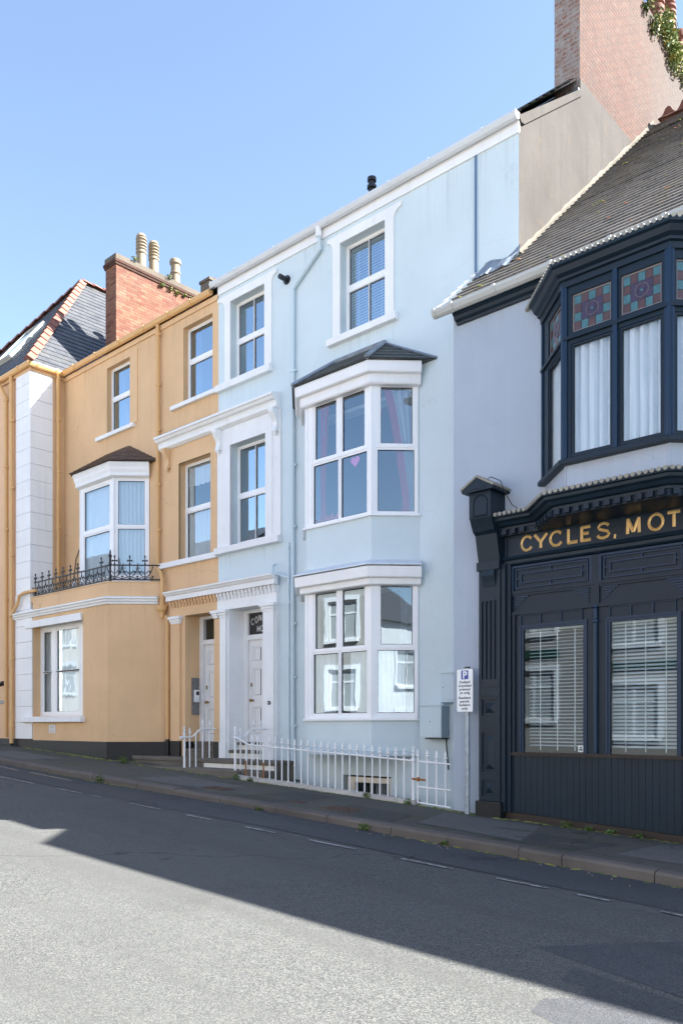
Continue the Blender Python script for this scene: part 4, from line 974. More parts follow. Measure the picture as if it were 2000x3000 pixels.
lm = MB(); lm.box(WFr(10.02), -21.05, -20.95, 0, .1, 2.62, 2.74); lm.tube([(-21.0, 9.93, 2.66), (-20.97, 9.82, 2.6)], .05, 8); lm.build('wall_lamp', 'blackplastic', corner)
lm = MB(); lm.box(WFr(10.02), -21.5, -20.85, 0, .02, 2.16, 2.25); lm.build('wall_plaque', 'greyplastic', corner)

# ------------------------------------------------------------------ cast iron balcony railing
bal = thing('balcony_railing', 'black cast iron railing with cross finials on the orange bay parapet', 'railing')
def bal_run(fr, s0, n, step, skip, last):
    tr = MB(); tr.box(fr, s0, last, -.02, .015, 5.10, 5.125); tr.build('top_rail', 'iron', bal)
    tr = MB(); tr.box(fr, s0, last, -.02, .015, 4.785, 4.81); tr.build('bottom_rail', 'iron', bal)
    for k in range(n):
        s = s0 + .06 + k * step; p = MB(); T = lambda pts, r: p.tube([fr(a, 0, z) for a, z in pts], r, 5)
        T([(s, 4.8), (s, 5.11 if k in skip else 5.30)], .012)
        if k not in skip:
            T([(s - .05, 5.21), (s + .05, 5.21)], .014); T([(s, 5.28), (s, 5.325)], .02); p.box(fr, s - .06, s - .04, -.012, .012, 5.19, 5.23); p.box(fr, s + .04, s + .06, -.012, .012, 5.19, 5.23)
            p.box(fr, s - .018, s + .018, -.016, .016, 5.125, 5.15)
        for sg in (-1, 1):
            arc = [(s + sg * step * .5 * math.sin(t), 4.85 + .255 * (1 - math.cos(t) * .999) ** .9) for t in (0, .35, .7, 1.05, 1.35, PI / 2)]
            if s + sg * step * .5 > last: arc = arc[:-1]
            T(arc, .010)
            T([(s + sg * .02, 4.93), (s + sg * .075, 4.99), (s + sg * .115, 4.97)], .009); p.box(fr, s + sg * .115 - .022, s + sg * .115 + .022, -.01, .01, 4.945, 4.985)
            T([(s, 4.815), (s + sg * step * .22, 4.845), (s + sg * step * .34, 4.83), (s + sg * step * .5, 4.815)], .009)
        c = s + step / 2
        if c < last: T([(c, 4.81), (c, 4.88)], .010); p.box(fr, c - .024, c + .024, -.01, .01, 4.855, 4.88)
        p.build('panel', 'iron', bal)
bf1 = Fr(-19.5, 10.05, 0); bal_run(bf1, .02, 10, .331, (7, 8), 3.4)
bf2 = Fr(-16.09, 10.06, 45); bal_run(bf2, .03, 3, .33, (), 1.15)
bp_ = MB(); bp_.lathe(-16.09, 10.055, [(.03, 4.76), (.034, 4.86), (.022, 4.9), (.022, 5.08), (.04, 5.11), (.03, 5.15), (.026, 5.27), (.042, 5.31), (.03, 5.33), (.018, 5.36), (.022, 5.4), (.004, 5.46)], 10); bp_.build('corner_post', 'iron', bal)

# ------------------------------------------------------------------ shop
shop = thing('shop', 'dark navy old cycle shop with lavender walls and oriel window', 'shop')
YS = 10.0; F1 = WFr(YS); SL, SR = -6.98, -2.02
mb = MB(); mb.plate(F1, SL, SR, -.4, 7.50, [(-5.4, -3.13, 4.9, 7.0), (-6.1, -2.45, .2, 3.95)], 0, .1); mb.plate(Fr(SL, 10.92, -90), 0, .92, -.6, 7.5); mb.build('wall', 'lav', shop)
mb = MB()
for z in (.25, 4.4, 7.3): mb.box(F1, SL + .1, SR - .1, -5, -.2, z - .1, z)
mb.box(F1, SL + .1, SR - .1, -3.0, -2.9, .25, 7.3); mb.build('room_interior', 'roomwall', shop)
mb = MB(); tile_poly(mb, (-6.43, 9.80, 7.545), (SR, 9.80, 7.545), (SR, 15.85, 13.09), (-6.43, 15.85, 13.09), 46, .022); tile_poly(mb, (-7.06, 9.80, 7.545), (-6.43, 9.80, 7.545), (-6.43, 10.88, 8.535), (-7.06, 10.88, 8.535), 8, .022)
tile_poly(mb, (-6.1, 21.8, 7.6), (SR, 21.8, 7.6), (SR, 15.85, 13.09), (-6.1, 15.85, 13.09), 20, .014)
sro = mb.build('roof', 'slateshop', shop)
mb = MB(); tile_poly(mb, (-7.14, 9.82, 7.60), (-7.05, 9.82, 7.60), (-7.05, 10.86, 8.555), (-7.14, 10.86, 8.555), 6, .03); mb.build('verge_slips', 'white', sro)
mb = MB(); rows = []
rv = random.Random(4)
for i in range(15):
    t = i / 14; x = -7.03 + .62 * t; rows.append([(x, 10.56 + rv.uniform(-.03, .03), 8.28 + rv.uniform(0, .03)), (x, 10.74, 8.47 + rv.uniform(.0, .05)), (x, 10.86, 8.58 + .04 * math.sin(t * 7) + rv.uniform(0, .03)), (x, 10.895, 8.62 + .05 * math.sin(t * 6 + 1) + t * .08)])
mb.grid(rows); mb.build('lead_flashing', 'lead', sro)
mb = MB(); rows = []
for i in range(40):
    t = i / 39; y = 10.9 + 4.95 * t; z = 8.555 + 4.54 * t
    rows.append([(-6.442 + .004, y, z + .10 + rv.uniform(-.015, .02)), (-6.425, y, z + .06), (-6.39 + rv.uniform(-.015, .015), y, z + .03), (-6.39, y, z - .02)])
mb.grid(rows); mb.build('mortar_fillet', 'fillet', sro)
hip_tiles((-6.3, 15.85, 13.07), (SR, 15.85, 13.07), 9, 'ridge', sro, .12, 'ridge_tiles')
mb = MB()
x = -6.3
while x < SR: mb.prism(WFr(15.86), [(x, 13.15), (x + .30, 13.15), (x + .24, 13.22), (x + .20, 13.30), (x + .15, 13.33), (x + .10, 13.30), (x + .06, 13.22)], 0, .04); x += .31
mb.build('ridge_cresting', 'ridge', sro)
# lichen and moss cushions
def cushions(name, m, n, seed, lo, hi):
    r = random.Random(seed); mb = MB(); nn = Vector((0, -5.54, 6.05)).normalized()
    for _ in range(n):
        x = r.uniform(-6.9, -2.6); v = r.random() ** 1.5 * 5.9; s = r.uniform(lo, hi)
        if x < -6.4 and v > .95: x = r.uniform(-6.3, -2.6)
        c = Vector((x, 9.83 + v, 7.58 + v * .9165))
        for _k in range(r.randint(1, 3)):
            q = c + Vector((r.uniform(-s, s) * 1.4, r.uniform(-s, s), 0)); q.z = 7.58 + (q.y - 9.83) * .9165
            k2 = s * r.uniform(.5, 1); rows = []
            for a in range(4):
                th = a / 3 * PI / 2; rows.append([q + Vector((k2 * math.cos(th) * math.cos(b * PI / 4), k2 * math.cos(th) * math.sin(b * PI / 4), 0)) + nn * (k2 * .7 * math.sin(th)) for b in range(8)])
            mb.grid(rows, closed_u=True)
    o = mb.build(name, m, sro); o['kind'] = 'stuff'; return o
cushions('roof_moss', 'mossy', 55, 5, .018, .045); cushions('roof_lichen', 'lichen', 30, 9, .018, .04)
mb = MB(); mb.sweep([(SL + .08, YS), (SR, YS)], [(-.02, 7.52), (.15, 7.52), (.15, 7.46), (.12, 7.44), (.10, 7.40), (.05, 7.38), (.04, 7.35), (-.02, 7.35)]); mb.build('fascia', 'navy', shop)
mb = MB(); mb.sweep([(-7.17, 9.86), (SR, 9.86)], gutter_prof(0, 7.575, .13, .11))
for xx in (-7.15, -6.85, -6.15, -5.3, -4.5, -3.83, -3.0): mb.sweep([(xx - .025, 9.86), (xx + .025, 9.86)], gutter_prof(0, 7.585, .145, .125))
mb.build('gutter', 'gutterold', shop)
# oriel
orl, orr, orf = -4.91, -3.62, 9.36
a_, b_, c2, RL, RW = bay_frames(orl, orr, orf, YS); rplan = bay_plan(orl, orr, orf, YS)
mb = MB()
for fr, L in ((a_, RL), (b_, RW), (c2, RL)): mb.plate(fr, 0, L, 4.42, 4.78, (), -.03)
mb.build('bay_wall', 'lav', shop)
mb = MB(); mb.sweep(rplan, [(-.06, 4.86), (.03, 4.85), (.07, 4.83), (.07, 4.78), (-.06, 4.77)]); mb.build('bay_sill', 'navy', shop)
def stained(parent, fr, s0, s1, z0, z1, d):
    mb = MB(); nc, nr = 5, 4; ws, hs = (s1 - s0) / nc, (z1 - z0) / nr; g = .006
    for i in range(nc):
        for j in range(nr):
            inner = 1 <= i <= 3 and 1 <= j <= 2
            m = 2 if inner else (i + j) % 2
            mb.face([fr(s0 + i * ws + g / 2, d, z0 + j * hs + g / 2), fr(s0 + (i + 1) * ws - g / 2, d, z0 + j * hs + g / 2), fr(s0 + (i + 1) * ws - g / 2, d, z0 + (j + 1) * hs - g / 2), fr(s0 + i * ws + g / 2, d, z0 + (j + 1) * hs - g / 2)], m)
    cx, cz = (s0 + s1) / 2, (z0 + z1) / 2; rr = hs * .75
    mb.tube([fr(cx + rr * math.cos(k * PI / 10), d + .003, cz + rr * math.sin(k * PI / 10)) for k in range(21)], .004, 4, 3, False)
    mb.face([fr(cx + .22 * rr * math.cos(k * PI / 5), d + .004, cz + .22 * rr * math.sin(k * PI / 5)) for k in range(10)], 1)
    mb.plate(fr, s0 - .02, s1 + .02, z0 - .02, z1 + .02, [(s0, s1, z0, z1)], d + .006, .006, .012, 3)
    mb.face([fr(s0, d - .003, z0), fr(s1, d - .003, z0), fr(s1, d - .003, z1), fr(s0, d - .003, z1)], 4)
    return mb.build('stained_glass', ['rubyglass', 'teal', 'purple', 'came', 'gasket'], parent)
def oriel_face(fr, L, panes, e0, e1):
    top = [(p[0] - .02, p[1] + .02, 6.37, 6.83) for p in panes]
    P = [(p[0], p[1], 4.91, 6.2) for p in panes]
    wn = window(shop, fr, e0, L - e1, 4.85, 6.30, 0, P, 'navy', .03, .004, gm='glassnet')
    mb = MB(); mb.plate(fr, e0, L - e1, 6.30, 6.97, top, 0, .04); mb.box(fr, e0, L - e1, .001, .035, 6.285, 6.325)
    o = mb.build('transom_light', 'navy', shop)
    for p in panes: stained(o, fr, p[0], p[1], 6.39, 6.81, -.03)
    for p in panes: curtain(wn, fr, p[0] - .06, p[1] + .06, 4.9, 6.36, -.10, 5, .04, 'net', seed=int(p[0] * 100))
    mb = MB()
    for k in range(len(panes) - 1):
        m_ = (panes[k][1] + panes[k + 1][0]) / 2; mb.box(fr, m_ - .028, m_ + .028, .001, .03, 4.85, 6.97)
    for s in (e0, L - e1 - .05): mb.box(fr, s, s + .05, .001, .022, 4.85, 6.97)
    mb.build('mullion', 'navy2', wn)
oriel_face(b_, RW, [(.127, .584), (.742, 1.18)], .0, .0)
oriel_face(a_, RL, [(.28, .80)], .0, .0); oriel_face(c2, RL, [(.10, .62)], .0, .0)
for (x, y) in rplan[1:3]:
    mb = MB(); mb.tube([(x, y, 4.85), (x, y, 6.97)], .035, 8); mb.build('corner_post', 'navy2', shop)
mb = MB(); mb.face([(x, y, 6.96) for x, y in rplan]); mb.build('bay_ceiling', 'roomwall', shop); mb = MB(); mb.face([(x, y, 4.86) for x, y in rplan]); mb.build('bay_floor', 'roomwall', shop)
mb = MB(); mb.sweep(rplan, [(-.06, 6.93), (.03, 6.93), (.035, 7.0), (.07, 7.01), (.075, 7.04), (.12, 7.07), (.15, 7.13), (.185, 7.15), (.19, 7.2), (-.06, 7.30)]); mb.face([(x, y, 7.28) for x, y in rplan]); mb.build('bay_cornice', 'navy', shop)
def capping(parent, path, off, z, pitch=.07, r=.026, ln=.12, m='corr'):
    mb = MB(); n = len(path); 
    cum = 0
    for i in range(n - 1):
        (x0, y0), (x1, y1) = path[i], path[i + 1]; L = math.hypot(x1 - x0, y1 - y0); ux, uy = (x1 - x0) / L, (y1 - y0) / L; ox, oy = uy, -ux
        k = int(L / pitch); 
        for j in range(k + 1):
            s = L * (j + .5) / (k + 1); cx, cy = x0 + ux * s + ox * off, y0 + uy * s + oy * off
            mb.tube([(cx + ox * .015, cy + oy * .015, z), (cx - ox * ln, cy - oy * ln, z + .02)], r, 7)
    return mb.build('scalloped_capping', m, parent)
q2 = .18 * math.tan(R(22.5)); ocp = [(-5.55 - .254, 10.0), (orl - q2, orf - .18), (orr + q2, orf - .18), (-2.98 + .254, 10.0)]
capping(shop, ocp, 0.0, 7.2)
# shop cornice
cpath = [(-6.13, 9.7), (-5.62, 9.7), (-5.11, 9.19), (-3.56, 9.19), (-3.05, 9.7), (SR, 9.7)]
mb = MB(); mb.sweep(cpath, [(-.3, 4.47), (0, 4.43), (0, 4.405), (-.03, 4.395), (-.04, 4.36), (-.08, 4.34), (-.11, 4.30), (-.15, 4.285), (-.155, 4.255), (-.17, 4.25), (-.17, 4.175), (-.3, 4.17)])
PL = [(-6.13, 10.0)] + [(-6.13, 9.95), (-5.55, 9.95), (-5.0, 9.4), (-3.67, 9.4), (-3.1, 9.95), (SR, 9.95), (SR, 10.0)]
mb.face([(x, y, 4.172) for x, y in PL]); mb.face([(x, y, 4.47) for x, y in PL])
for i in range(5):
    (x0, y0), (x1, y1) = cpath[i], cpath[i + 1]; L = math.hypot(x1 - x0, y1 - y0); fr = Fr(x0, y0, math.degrees(math.atan2(y1 - y0, x1 - x0))); n = max(3, int(L / .135)); 
    s0, s1 = (.03, L - .07) if i == 0 else (-.05, L - .07) if i == 1 else (.07, L - .07) if i == 2 else (.07, L + .05)
    for k in range(n):
        s = s0 + (s1 - s0) * (k + .5) / n; mb.box(fr, s - .035, s + .035, -.171, -.115, 4.185, 4.25)
mb.build('shop_cornice', 'navy', shop)
capping(shop, cpath, .0, 4.44, .075, .027, .16)
# sign board with gilt letters
mb = MB(); mb.plate(WFr(9.955), -6.1, SR, 3.88, 4.175, (), 0, 0, .05); mb.plate(WFr(9.955), -6.1, SR, 3.88, 4.175, [(-6.06, SR - .04, 3.905, 4.16)], .012, .012)
mb.sweep([(-6.1, 9.96), (SR, 9.96)], [(-.02, 3.90), (.06, 3.895), (.075, 3.87), (.06, 3.85), (.035, 3.84), (.03, 3.80), (.01, 3.78), (-.02, 3.77)])
sb = mb.build('sign_board', 'navy', shop)
Fp = 2450.; CA, SA = math.cos(R(42.55)), math.sin(R(42.55))
def XA(px, Y): u = (px - 1000) / Fp; return Y * (u * CA - SA) / (u * SA + CA)
lt = MB(); FS = WFr(9.955)
for ch_, p0, p1 in (('C', 1524, 1559), ('Y', 1563, 1604), ('C', 1608.5, 1647), ('L', 1659.5, 1694), ('E', 1698.5, 1733), ('S', 1746, 1788), (',', 1797, 1804), ('M', 1832, 1877), ('O', 1897, 1944), ('T', 1952, 1995)):
    if ch_ == 'M': lt.build('sign_lettering', 'gold', sb); lt = MB()
    a, b = XA(p0, 9.95), XA(p1, 9.95); tt = .036 if ch_ != ',' else .028
    strokes(lt, FS, ch_, a + tt * .35, 3.955, b - a - tt * .7, .185, tt, .004, .016)
lt.build('sign_lettering', 'gold', sb)
# joinery below the sign
mb = MB()
wins = [(-5.83, -4.97, 1.24, 2.895), (-4.6, -3.78, 1.24, 2.895), (-3.42, -2.6, 1.24, 2.895)]
bF = WFr(9.99)
mb.plate(bF, -6.1, SR, 1.2, 3.80, [(q[0] - .06, q[1] + .06, q[2] - .04, q[3] + .06) for q in wins], 0, .06)
for (z0, z1) in ((3.385, 3.425), (3.10, 3.145)): mb.box(bF, -6.0, SR, .001, .035, z0, z1)
mb.box(bF, -6.0, SR, .001, .022, 3.355, 3.384)
mb.box(bF, -6.12, -6.06, .001, .10, .42, 3.8); mb.box(bF, -6.058, -6.0, .001, .06, .42, 3.8); mb.box(bF, -5.995, -5.95, .001, .03, 1.24, 3.1)
for xx in (-4.79, -3.6): mb.box(bF, xx - .05, xx + .05, .001, .03, 3.146, 3.76)
sf = mb.build('shopfront_joinery', 'navy', shop)
fp = MB()
def bar(a, b, z0, z1, d=.02): fp.box(bF, a, b, .001, d, z0, z1)
for (x0, x1) in ((-6.0, -4.84), (-4.74, -3.65), (-3.55, -2.45)):
    z0, z1 = 3.425, 3.765; t = .018
    bar(x0, x0 + .03, z0, z1, .03); bar(x1 - .03, x1, z0, z1, .03); bar(x0 + .03, x1 - .03, z1 - .03, z1, .03)
    a, b, c, d = x0 + .07, x1 - .07, z0 + .045, z1 - .06
    bar(a, b, d, d + t); bar(a, b, c - t, c); 
    bar(a - t, a, c - t, d + t); bar(b, b + t, c - t, d + t)
    a2, b2, c2_, d2 = x0 + .15, x1 - .15, z0 + .11, z1 - .125
    bar(a2, b2, d2, d2 + t); bar(a2, b2, c2_ - t, c2_); bar(a2 - t, a2, c2_ - t, d2 + t); bar(b2, b2 + t, c2_ - t, d2 + t)
    m_ = (x0 + x1) / 2
    bar(m_ - t / 2, m_ + t / 2, d2 + t, d); bar(m_ - t / 2, m_ + t / 2, c, c2_ - t); zm_ = (c + d) / 2; bar(a, a2 - t, zm_ - t / 2, zm_ + t / 2); bar(b2 + t, b, zm_ - t / 2, zm_ + t / 2)
    for sg, xx in ((1, x0 + .045), (-1, x1 - .045)):
        for k in range(6):
            L_ = .20 * (1 - k / 6) ** 1.3; zz = 3.352 - k * .032
            bar(min(xx, xx + sg * L_), max(xx, xx + sg * L_), zz - .02, zz, .016 - .001 * k)
    w0 = x0 + .13; w1 = x1 - .13
    bar(w0, w1, 3.084, 3.097); bar(w0, w0 + .012, 2.965, 3.084); bar(w1 - .012, w1, 2.965, 3.084)
    for k in (1, 2): bar(w0 + (w1 - w0) * k / 3 - .007, w0 + (w1 - w0) * k / 3 + .007, 2.965, 3.084)
fp.build('fretwork', 'navy2', shop)
for q in wins:
    wn = window(shop, bF, q[0] - .06, q[1] + .06, q[2] - .04, q[3] + .06, -.015, [q], 'navy2', .03, .004, gm='glassshop', depth=.04)
    venetian(wn, bF, q[0] + (.03 if q[0] < -5 else -.02), q[1] + .02, q[2] + .03, q[3] - .02, -.11, .046, .042, .42 if q[0] < -5 else .7, 'blindwhite', 3)
for xx in (-4.79, -3.655):
    mb = MB(); mb.tube([(xx, 9.965, 1.25), (xx, 9.965, 3.12)], .028, 10); mb.lathe(xx, 9.965, [(.03, 2.9), (.042, 2.91), (.042, 2.94), (.03, 2.95), (.03, 3.08), (.045, 3.1), (.045, 3.13), (.02, 3.14)], 10); mb.build('colonnette', 'navy2', shop, smooth=True)
mb = MB(); mb.box(bF, -6.06, SR, -.02, .045, 1.195, 1.238); mb.build('sill_bar', 'wood', shop)
mb = MB(); x = -6.05; rb = random.Random(2)
while x < SR - .05:
    b = x + .0865; za, zb2 = gz(x) + .10, gz(b) + .10; dd = .012 + rb.uniform(-.001, .001)
    fr = bF; A = [fr(x, dd, za), fr(b - .004, dd, zb2), fr(b - .004, dd, 1.194), fr(x, dd, 1.194)]; B = [fr(x, -.02, za), fr(b - .004, -.02, zb2), fr(b - .004, -.02, 1.194), fr(x, -.02, 1.194)]
    mb.extr(A, B); x = b
mb.face([bF(-6.06, -.01, .1), bF(SR, -.01, 0), bF(SR, -.01, 1.2), bF(-6.06, -.01, 1.2)])
mb.build('stall_riser', 'navy', shop)
mb = MB(); mb.extr([bF(-6.1, .02, -.2), bF(-6.1, .02, gz(-6.1) + .09), bF(-6.1, -.05, gz(-6.1) + .09), bF(-6.1, -.05, -.2)], [bF(SR, .02, -.3), bF(SR, .02, gz(SR) + .09), bF(SR, -.05, gz(SR) + .09), bF(SR, -.05, -.3)]); mb.build('plinth', 'wood', shop)
st = MB(); st.box(bF, -5.0 - .045, -5.0 + .025, -.02, -.019, 1.26, 1.34, 0); st.box(bF, -5.035, -4.985, -.0189, -.0185, 1.275, 1.297, 1); st.prism(bF, [(-5.035, 1.305), (-4.985, 1.305), (-5.01, 1.333)], -.0189, -.0185, 2); st.build('window_sticker', ['signwhite', 'green', 'ink'], shop)
# pilaster and console
pf = WFr(9.87); p0, p1 = -6.465, -6.125
mb = MB(); fl4 = [(p0 + .045 + k * .068, p0 + .085 + k * .068, 2.24, 3.32) for k in range(4)]
pan = [(p0 + .05, p1 - .05, 1.73, 1.96), (p0 + .05, p1 - .05, .95, 1.50), (p0 + .05, p1 - .05, .62, .85)]
mb.plate(pf, p0, p1, .56, 3.78, fl4 + pan, 0, .022, .13)
for (a, b, c, d) in fl4: mb.face([pf(a, -.022, c), pf(b, -.022, c), pf(b, -.022, d), pf(a, -.022, d)])
for (a, b, c, d) in pan:
    mb.face([pf(a, -.022, c), pf(b, -.022, c), pf(b, -.022, d), pf(a, -.022, d)])
    e = .045; A = [(a + e, c + e), (b - e, c + e), (b - e, d - e), (a + e, d - e)]; h_ = (b - a) / 2 - e; cx = (a + b) / 2
    t1, t2 = (cx, c + e + h_), (cx, d - e - h_)
    V = lambda p: pf(p[0], -.0215, p[1]); W2 = lambda p: pf(p[0], .008, p[1])
    mb.face([V(A[0]), V(A[1]), W2(t1)]); mb.face([V(A[1]), V(A[2]), W2(t2), W2(t1)]); mb.face([V(A[2]), V(A[3]), W2(t2)]); mb.face([V(A[3]), V(A[0]), W2(t1), W2(t2)])
for (z0, z1) in ((2.0, 2.012), (2.13, 2.142), (1.555, 1.567), (1.665, 1.677)): mb.box(pf, p0 + .01, p1 - .01, .001, .012, z0, z1)
mb.build('pilaster', 'navy', shop)
mb = MB(); mb.box(pf, p0 - .035, p1 + .03, -.12, .045, .1, .555); mb.build('pilaster_base', 'black', shop, bev=.01)
cs = MB()
cs.extr([(p0, y, z) for y, z in ((9.86, 3.86), (9.78, 4.22), (9.72, 4.26), (9.70, 4.30), (9.645, 4.42), (10, 4.42), (10, 3.86))], [(p1, y, z) for y, z in ((9.86, 3.86), (9.78, 4.22), (9.72, 4.26), (9.70, 4.30), (9.645, 4.42), (10, 4.42), (10, 3.86))])
for k in range(9): xx = p0 + .02 + k * .037; cs.tube([(xx, 9.70, 4.31), (xx, 9.65, 4.405)], .011, 5)
cs.box(WFr(9.87), p0 - .012, p1 + .012, -.1, .045, 3.74, 3.858)
cs.extr([(p0 + .07, y, z) for y, z in ((9.83, 3.738), (9.82, 3.66), (9.85, 3.58), (9.872, 3.50), (9.872, 3.738))], [(p1 - .07, y, z) for y, z in ((9.83, 3.738), (9.82, 3.66), (9.85, 3.58), (9.872, 3.50), (9.872, 3.738))])
kf = WFr(9.63); hb = (p0 - .0, p1 + .0)
ar = [(p0 + .06, 4.45)] + [((p0 + p1) / 2 - .11 * math.cos(t * PI / 8), 4.62 + .11 * math.sin(t * PI / 8)) for t in range(9)] + [(p1 - .06, 4.45)]
cs.box(kf, p0, p1, -.37, 0, 4.421, 4.77)
cs.tube([kf(x, .004, z) for x, z in ar + ar[:1]], .013, 6)
cs.prism(kf, [(p0 - .07, 4.772), (p1 + .07, 4.772), (p1 + .08, 4.80), ((p0 + p1) / 2, 4.95), (p0 - .08, 4.80)], -.37, .07)
cs.prism(kf, [(p0 + .03, 4.80), (p1 - .03, 4.80), ((p0 + p1) / 2, 4.895)], .07, .078)
cso = cs.build('console', 'navy', shop)
cc = MB(); mx_ = (p0 + p1) / 2
for sg in (-1, 1):
    for k in range(8):
        t = (k + .4) / 8; x = mx_ + sg * .27 * t; z = 4.97 - .155 * t
        cc.tube([(x, 9.545, z), (x, 9.99, z)], .02, 6)
cc.build('scalloped_capping', 'corr', cso)
cw = MB(); cw.tube([(mx_ + .05, 9.75, 4.97), (mx_ + .2, 9.6, 4.93), (mx_ + .33, 9.62, 4.86), (mx_ + .36, 9.7, 4.7), (mx_ + .4, 9.8, 4.56), (mx_ + .5, 9.85, 4.48)], .006, 5); cw.build('cable', 'blackplastic', shop)

# ------------------------------------------------------------------ unseen house added beyond the shop to cast the shadow edge on the road
nb = thing('terraced_house', 'unseen white house added beyond the shop to cast the road shadow', 'house')
nplan = [(-2.0, 9.95), (-1.31, 9.25), (11, 9.25)]  # canted corner shaped for the notch in the road shadow
hs = [(a, a + 1.1, z, z + 1.6) for a in (-.7, 1.9, 4.5, 7.1) for z in (.7, 3.6)]
mb = MB(); mb.plate(WFr(9.25), -1.31, 11, -1.6, 6.0, hs, 0, .15); mb.plate(Fr(-2.0, 9.95, -45), 0, .99, -1.2, 6.0); mb.plate(Fr(-2.0, 9.95, -90), -6, 0, -1.2, 7.0); mb.plate(WFr(16), -2.0, 11, -1.6, 6.0); mb.build('wall', 'white', nb)
zt = lambda x: 7.40 - .085 * (x + 1.31)  # parapet top sloped to keep its shadow edge in line on the road
mb = MB()
for (xa, ya), (xb, yb2) in zip(nplan[:-1], nplan[1:]):
    L = math.hypot(xb - xa, yb2 - ya); ox, oy = -(ya - yb2) / L * .25, (xb - xa) / L * .25
    A = [(xa, ya, 5.99), (xa, ya, zt(xa)), (xa + ox * 0, ya + .25, zt(xa)), (xa, ya + .25, 5.99)]; B = [(xb, yb2, 5.99), (xb, yb2, zt(xb)), (xb, yb2 + .25, zt(xb)), (xb, yb2 + .25, 5.99)]
    mb.extr(A, B)
mb.build('parapet', 'white', nb)
mb = MB(); mb.face([(-2.0, 9.95, 6.0), (-1.31, 9.3, 6.0), (11, 9.3, 6.0), (11, 16, 6.1), (-2.0, 16, 6.1)]); mb.build('roof', 'lead', nb)
for q in hs: sash(nb, WFr(9.25), *q, .12, (q[2] + q[3]) / 2)

# ------------------------------------------------------------------ houses across the street, seen mirrored in the windows
for k, (x0, x1, h, mw, lab) in enumerate(((-52, -41, 7.2, 'cream', 'cream rendered house across the street, farthest uphill'), (-41, -31, 7.6, 'dash', 'taller grey pebbledash house across the street, next to the cream one'),
        (-31, -20.5, 6.6, 'dash', 'grey pebbledash house across the street mirrored in the pale blue bay'), (-20.5, -12, 6.2, 'dash', 'low pebbledash house across the street with a green name board'), (-12, -1, 5.6, 'dash', 'low grey house directly behind the camera'), (-1, 12, 6.4, 'white', 'white house across the street, farthest downhill'))):
    t = thing('facing_house', lab, 'house'); g0 = gz((x0 + x1) / 2)
    fr = Fr(x1, -3.5, 180); W = x1 - x0
    n = 3; hh = []
    for i in range(n):
        s = W * (i + .5) / n
        for z in (.9, 3.6): hh.append((s - .75, s + .75, g0 + z, g0 + z + 1.55))
    mb = MB(); mb.plate(fr, 0, W, g0 - 2, g0 + h, hh, 0, .12); mb.box(fr, 0, W, -6, -.3, g0 + h - .1, g0 + h); mb.plate(Fr(x0, -3.5, 270), 0, 6, g0 - 2, g0 + h); mb.plate(Fr(x1, -9.5, 90), 0, 6, g0 - 2, g0 + h); mb.build('wall', mw, t)
    mb = MB()
    for (y0, yr) in ((-3.3, -6.5), (-9.7, -6.5)): mb.face([(x0, y0, g0 + h - .05), (x1, y0, g0 + h - .05), (x1, yr, g0 + h + 2.2), (x0, yr, g0 + h + 2.2)], 0)
    mb.build('roof', 'pinkroof' if k in (2, 4) else 'slateblue', t)
    for q in hh:
        mb = MB(); m_ = (q[0] + q[1]) / 2; zz = q[2] + (q[3] - q[2]) * .68
        mb.plate(fr, q[0], q[1], q[2], q[3], [(q[0] + .08, m_ - .04, q[2] + .08, zz - .04), (m_ + .04, q[1] - .08, q[2] + .08, zz - .04), (q[0] + .08, m_ - .04, zz + .04, q[3] - .08), (m_ + .04, q[1] - .08, zz + .04, q[3] - .08)], -.08, .05)
        mb.box(fr, q[0] - .1, q[1] + .1, -.05, .1, q[2] - .1, q[2] - .002); mb.plate(fr, q[0] - .18, q[1] + .18, q[2], q[3] + .18, [q], .02, .02, .02)
        o = mb.build('window', 'upvc', t); g = MB(); g.face([fr(q[0], -.1, q[2]), fr(q[1], -.1, q[2]), fr(q[1], -.1, q[3]), fr(q[0], -.1, q[3])]); g.build('pane', 'curtgrey', o)
    if k in (3, 4):
        mb = MB(); mb.box(fr, .5, W - .5, .0, .06, g0 + 2.85, g0 + 3.1); mb.build('name_board', 'green', t)
        mb = MB()
        for i in range(int(W / .18)): mb.box(fr, .2 + i * .18, .24 + i * .18, .82, .86, g0 + 2.3, g0 + 2.72) if False else None

# ------------------------------------------------------------------ stone steps at the two doors
steps = thing('stone_steps', 'worn stone landing and steps in front of the two white doors', 'steps')
SY = 10.36
mb = MB(); mb.prism(WFr(0), [(-15.72, .86), (-15.72, .945), (-11.14, .945), (-11.14, .86)], -SY, -10.85); mb.build('landing', 'stone', steps, bev=.02)
mb = MB(); mb.box(WFr(0), -13.25, -11.2, -10.85, -SY - .03, .2, .858, 0); mb.build('riser', 'stonewhite', steps)
mb = MB(); mb.box(WFr(0), -15.68, -13.252, -10.85, -SY - .02, .2, .858); mb.build('riser', 'stone', steps); mb = MB(); mb.box(WFr(0), -11.198, -11.14, -10.85, -SY - .03, -.4, .858); mb.build('riser', 'stone', steps)
mb = MB(); mb.box(WFr(0), -15.0, -11.72, -SY - .04, -9.93, .2, .775); mb.box(WFr(0), -11.718, -11.08, -SY - .04, -10.04, -.4, .773); mb.build('lower_step', 'stone', steps, bev=.02)
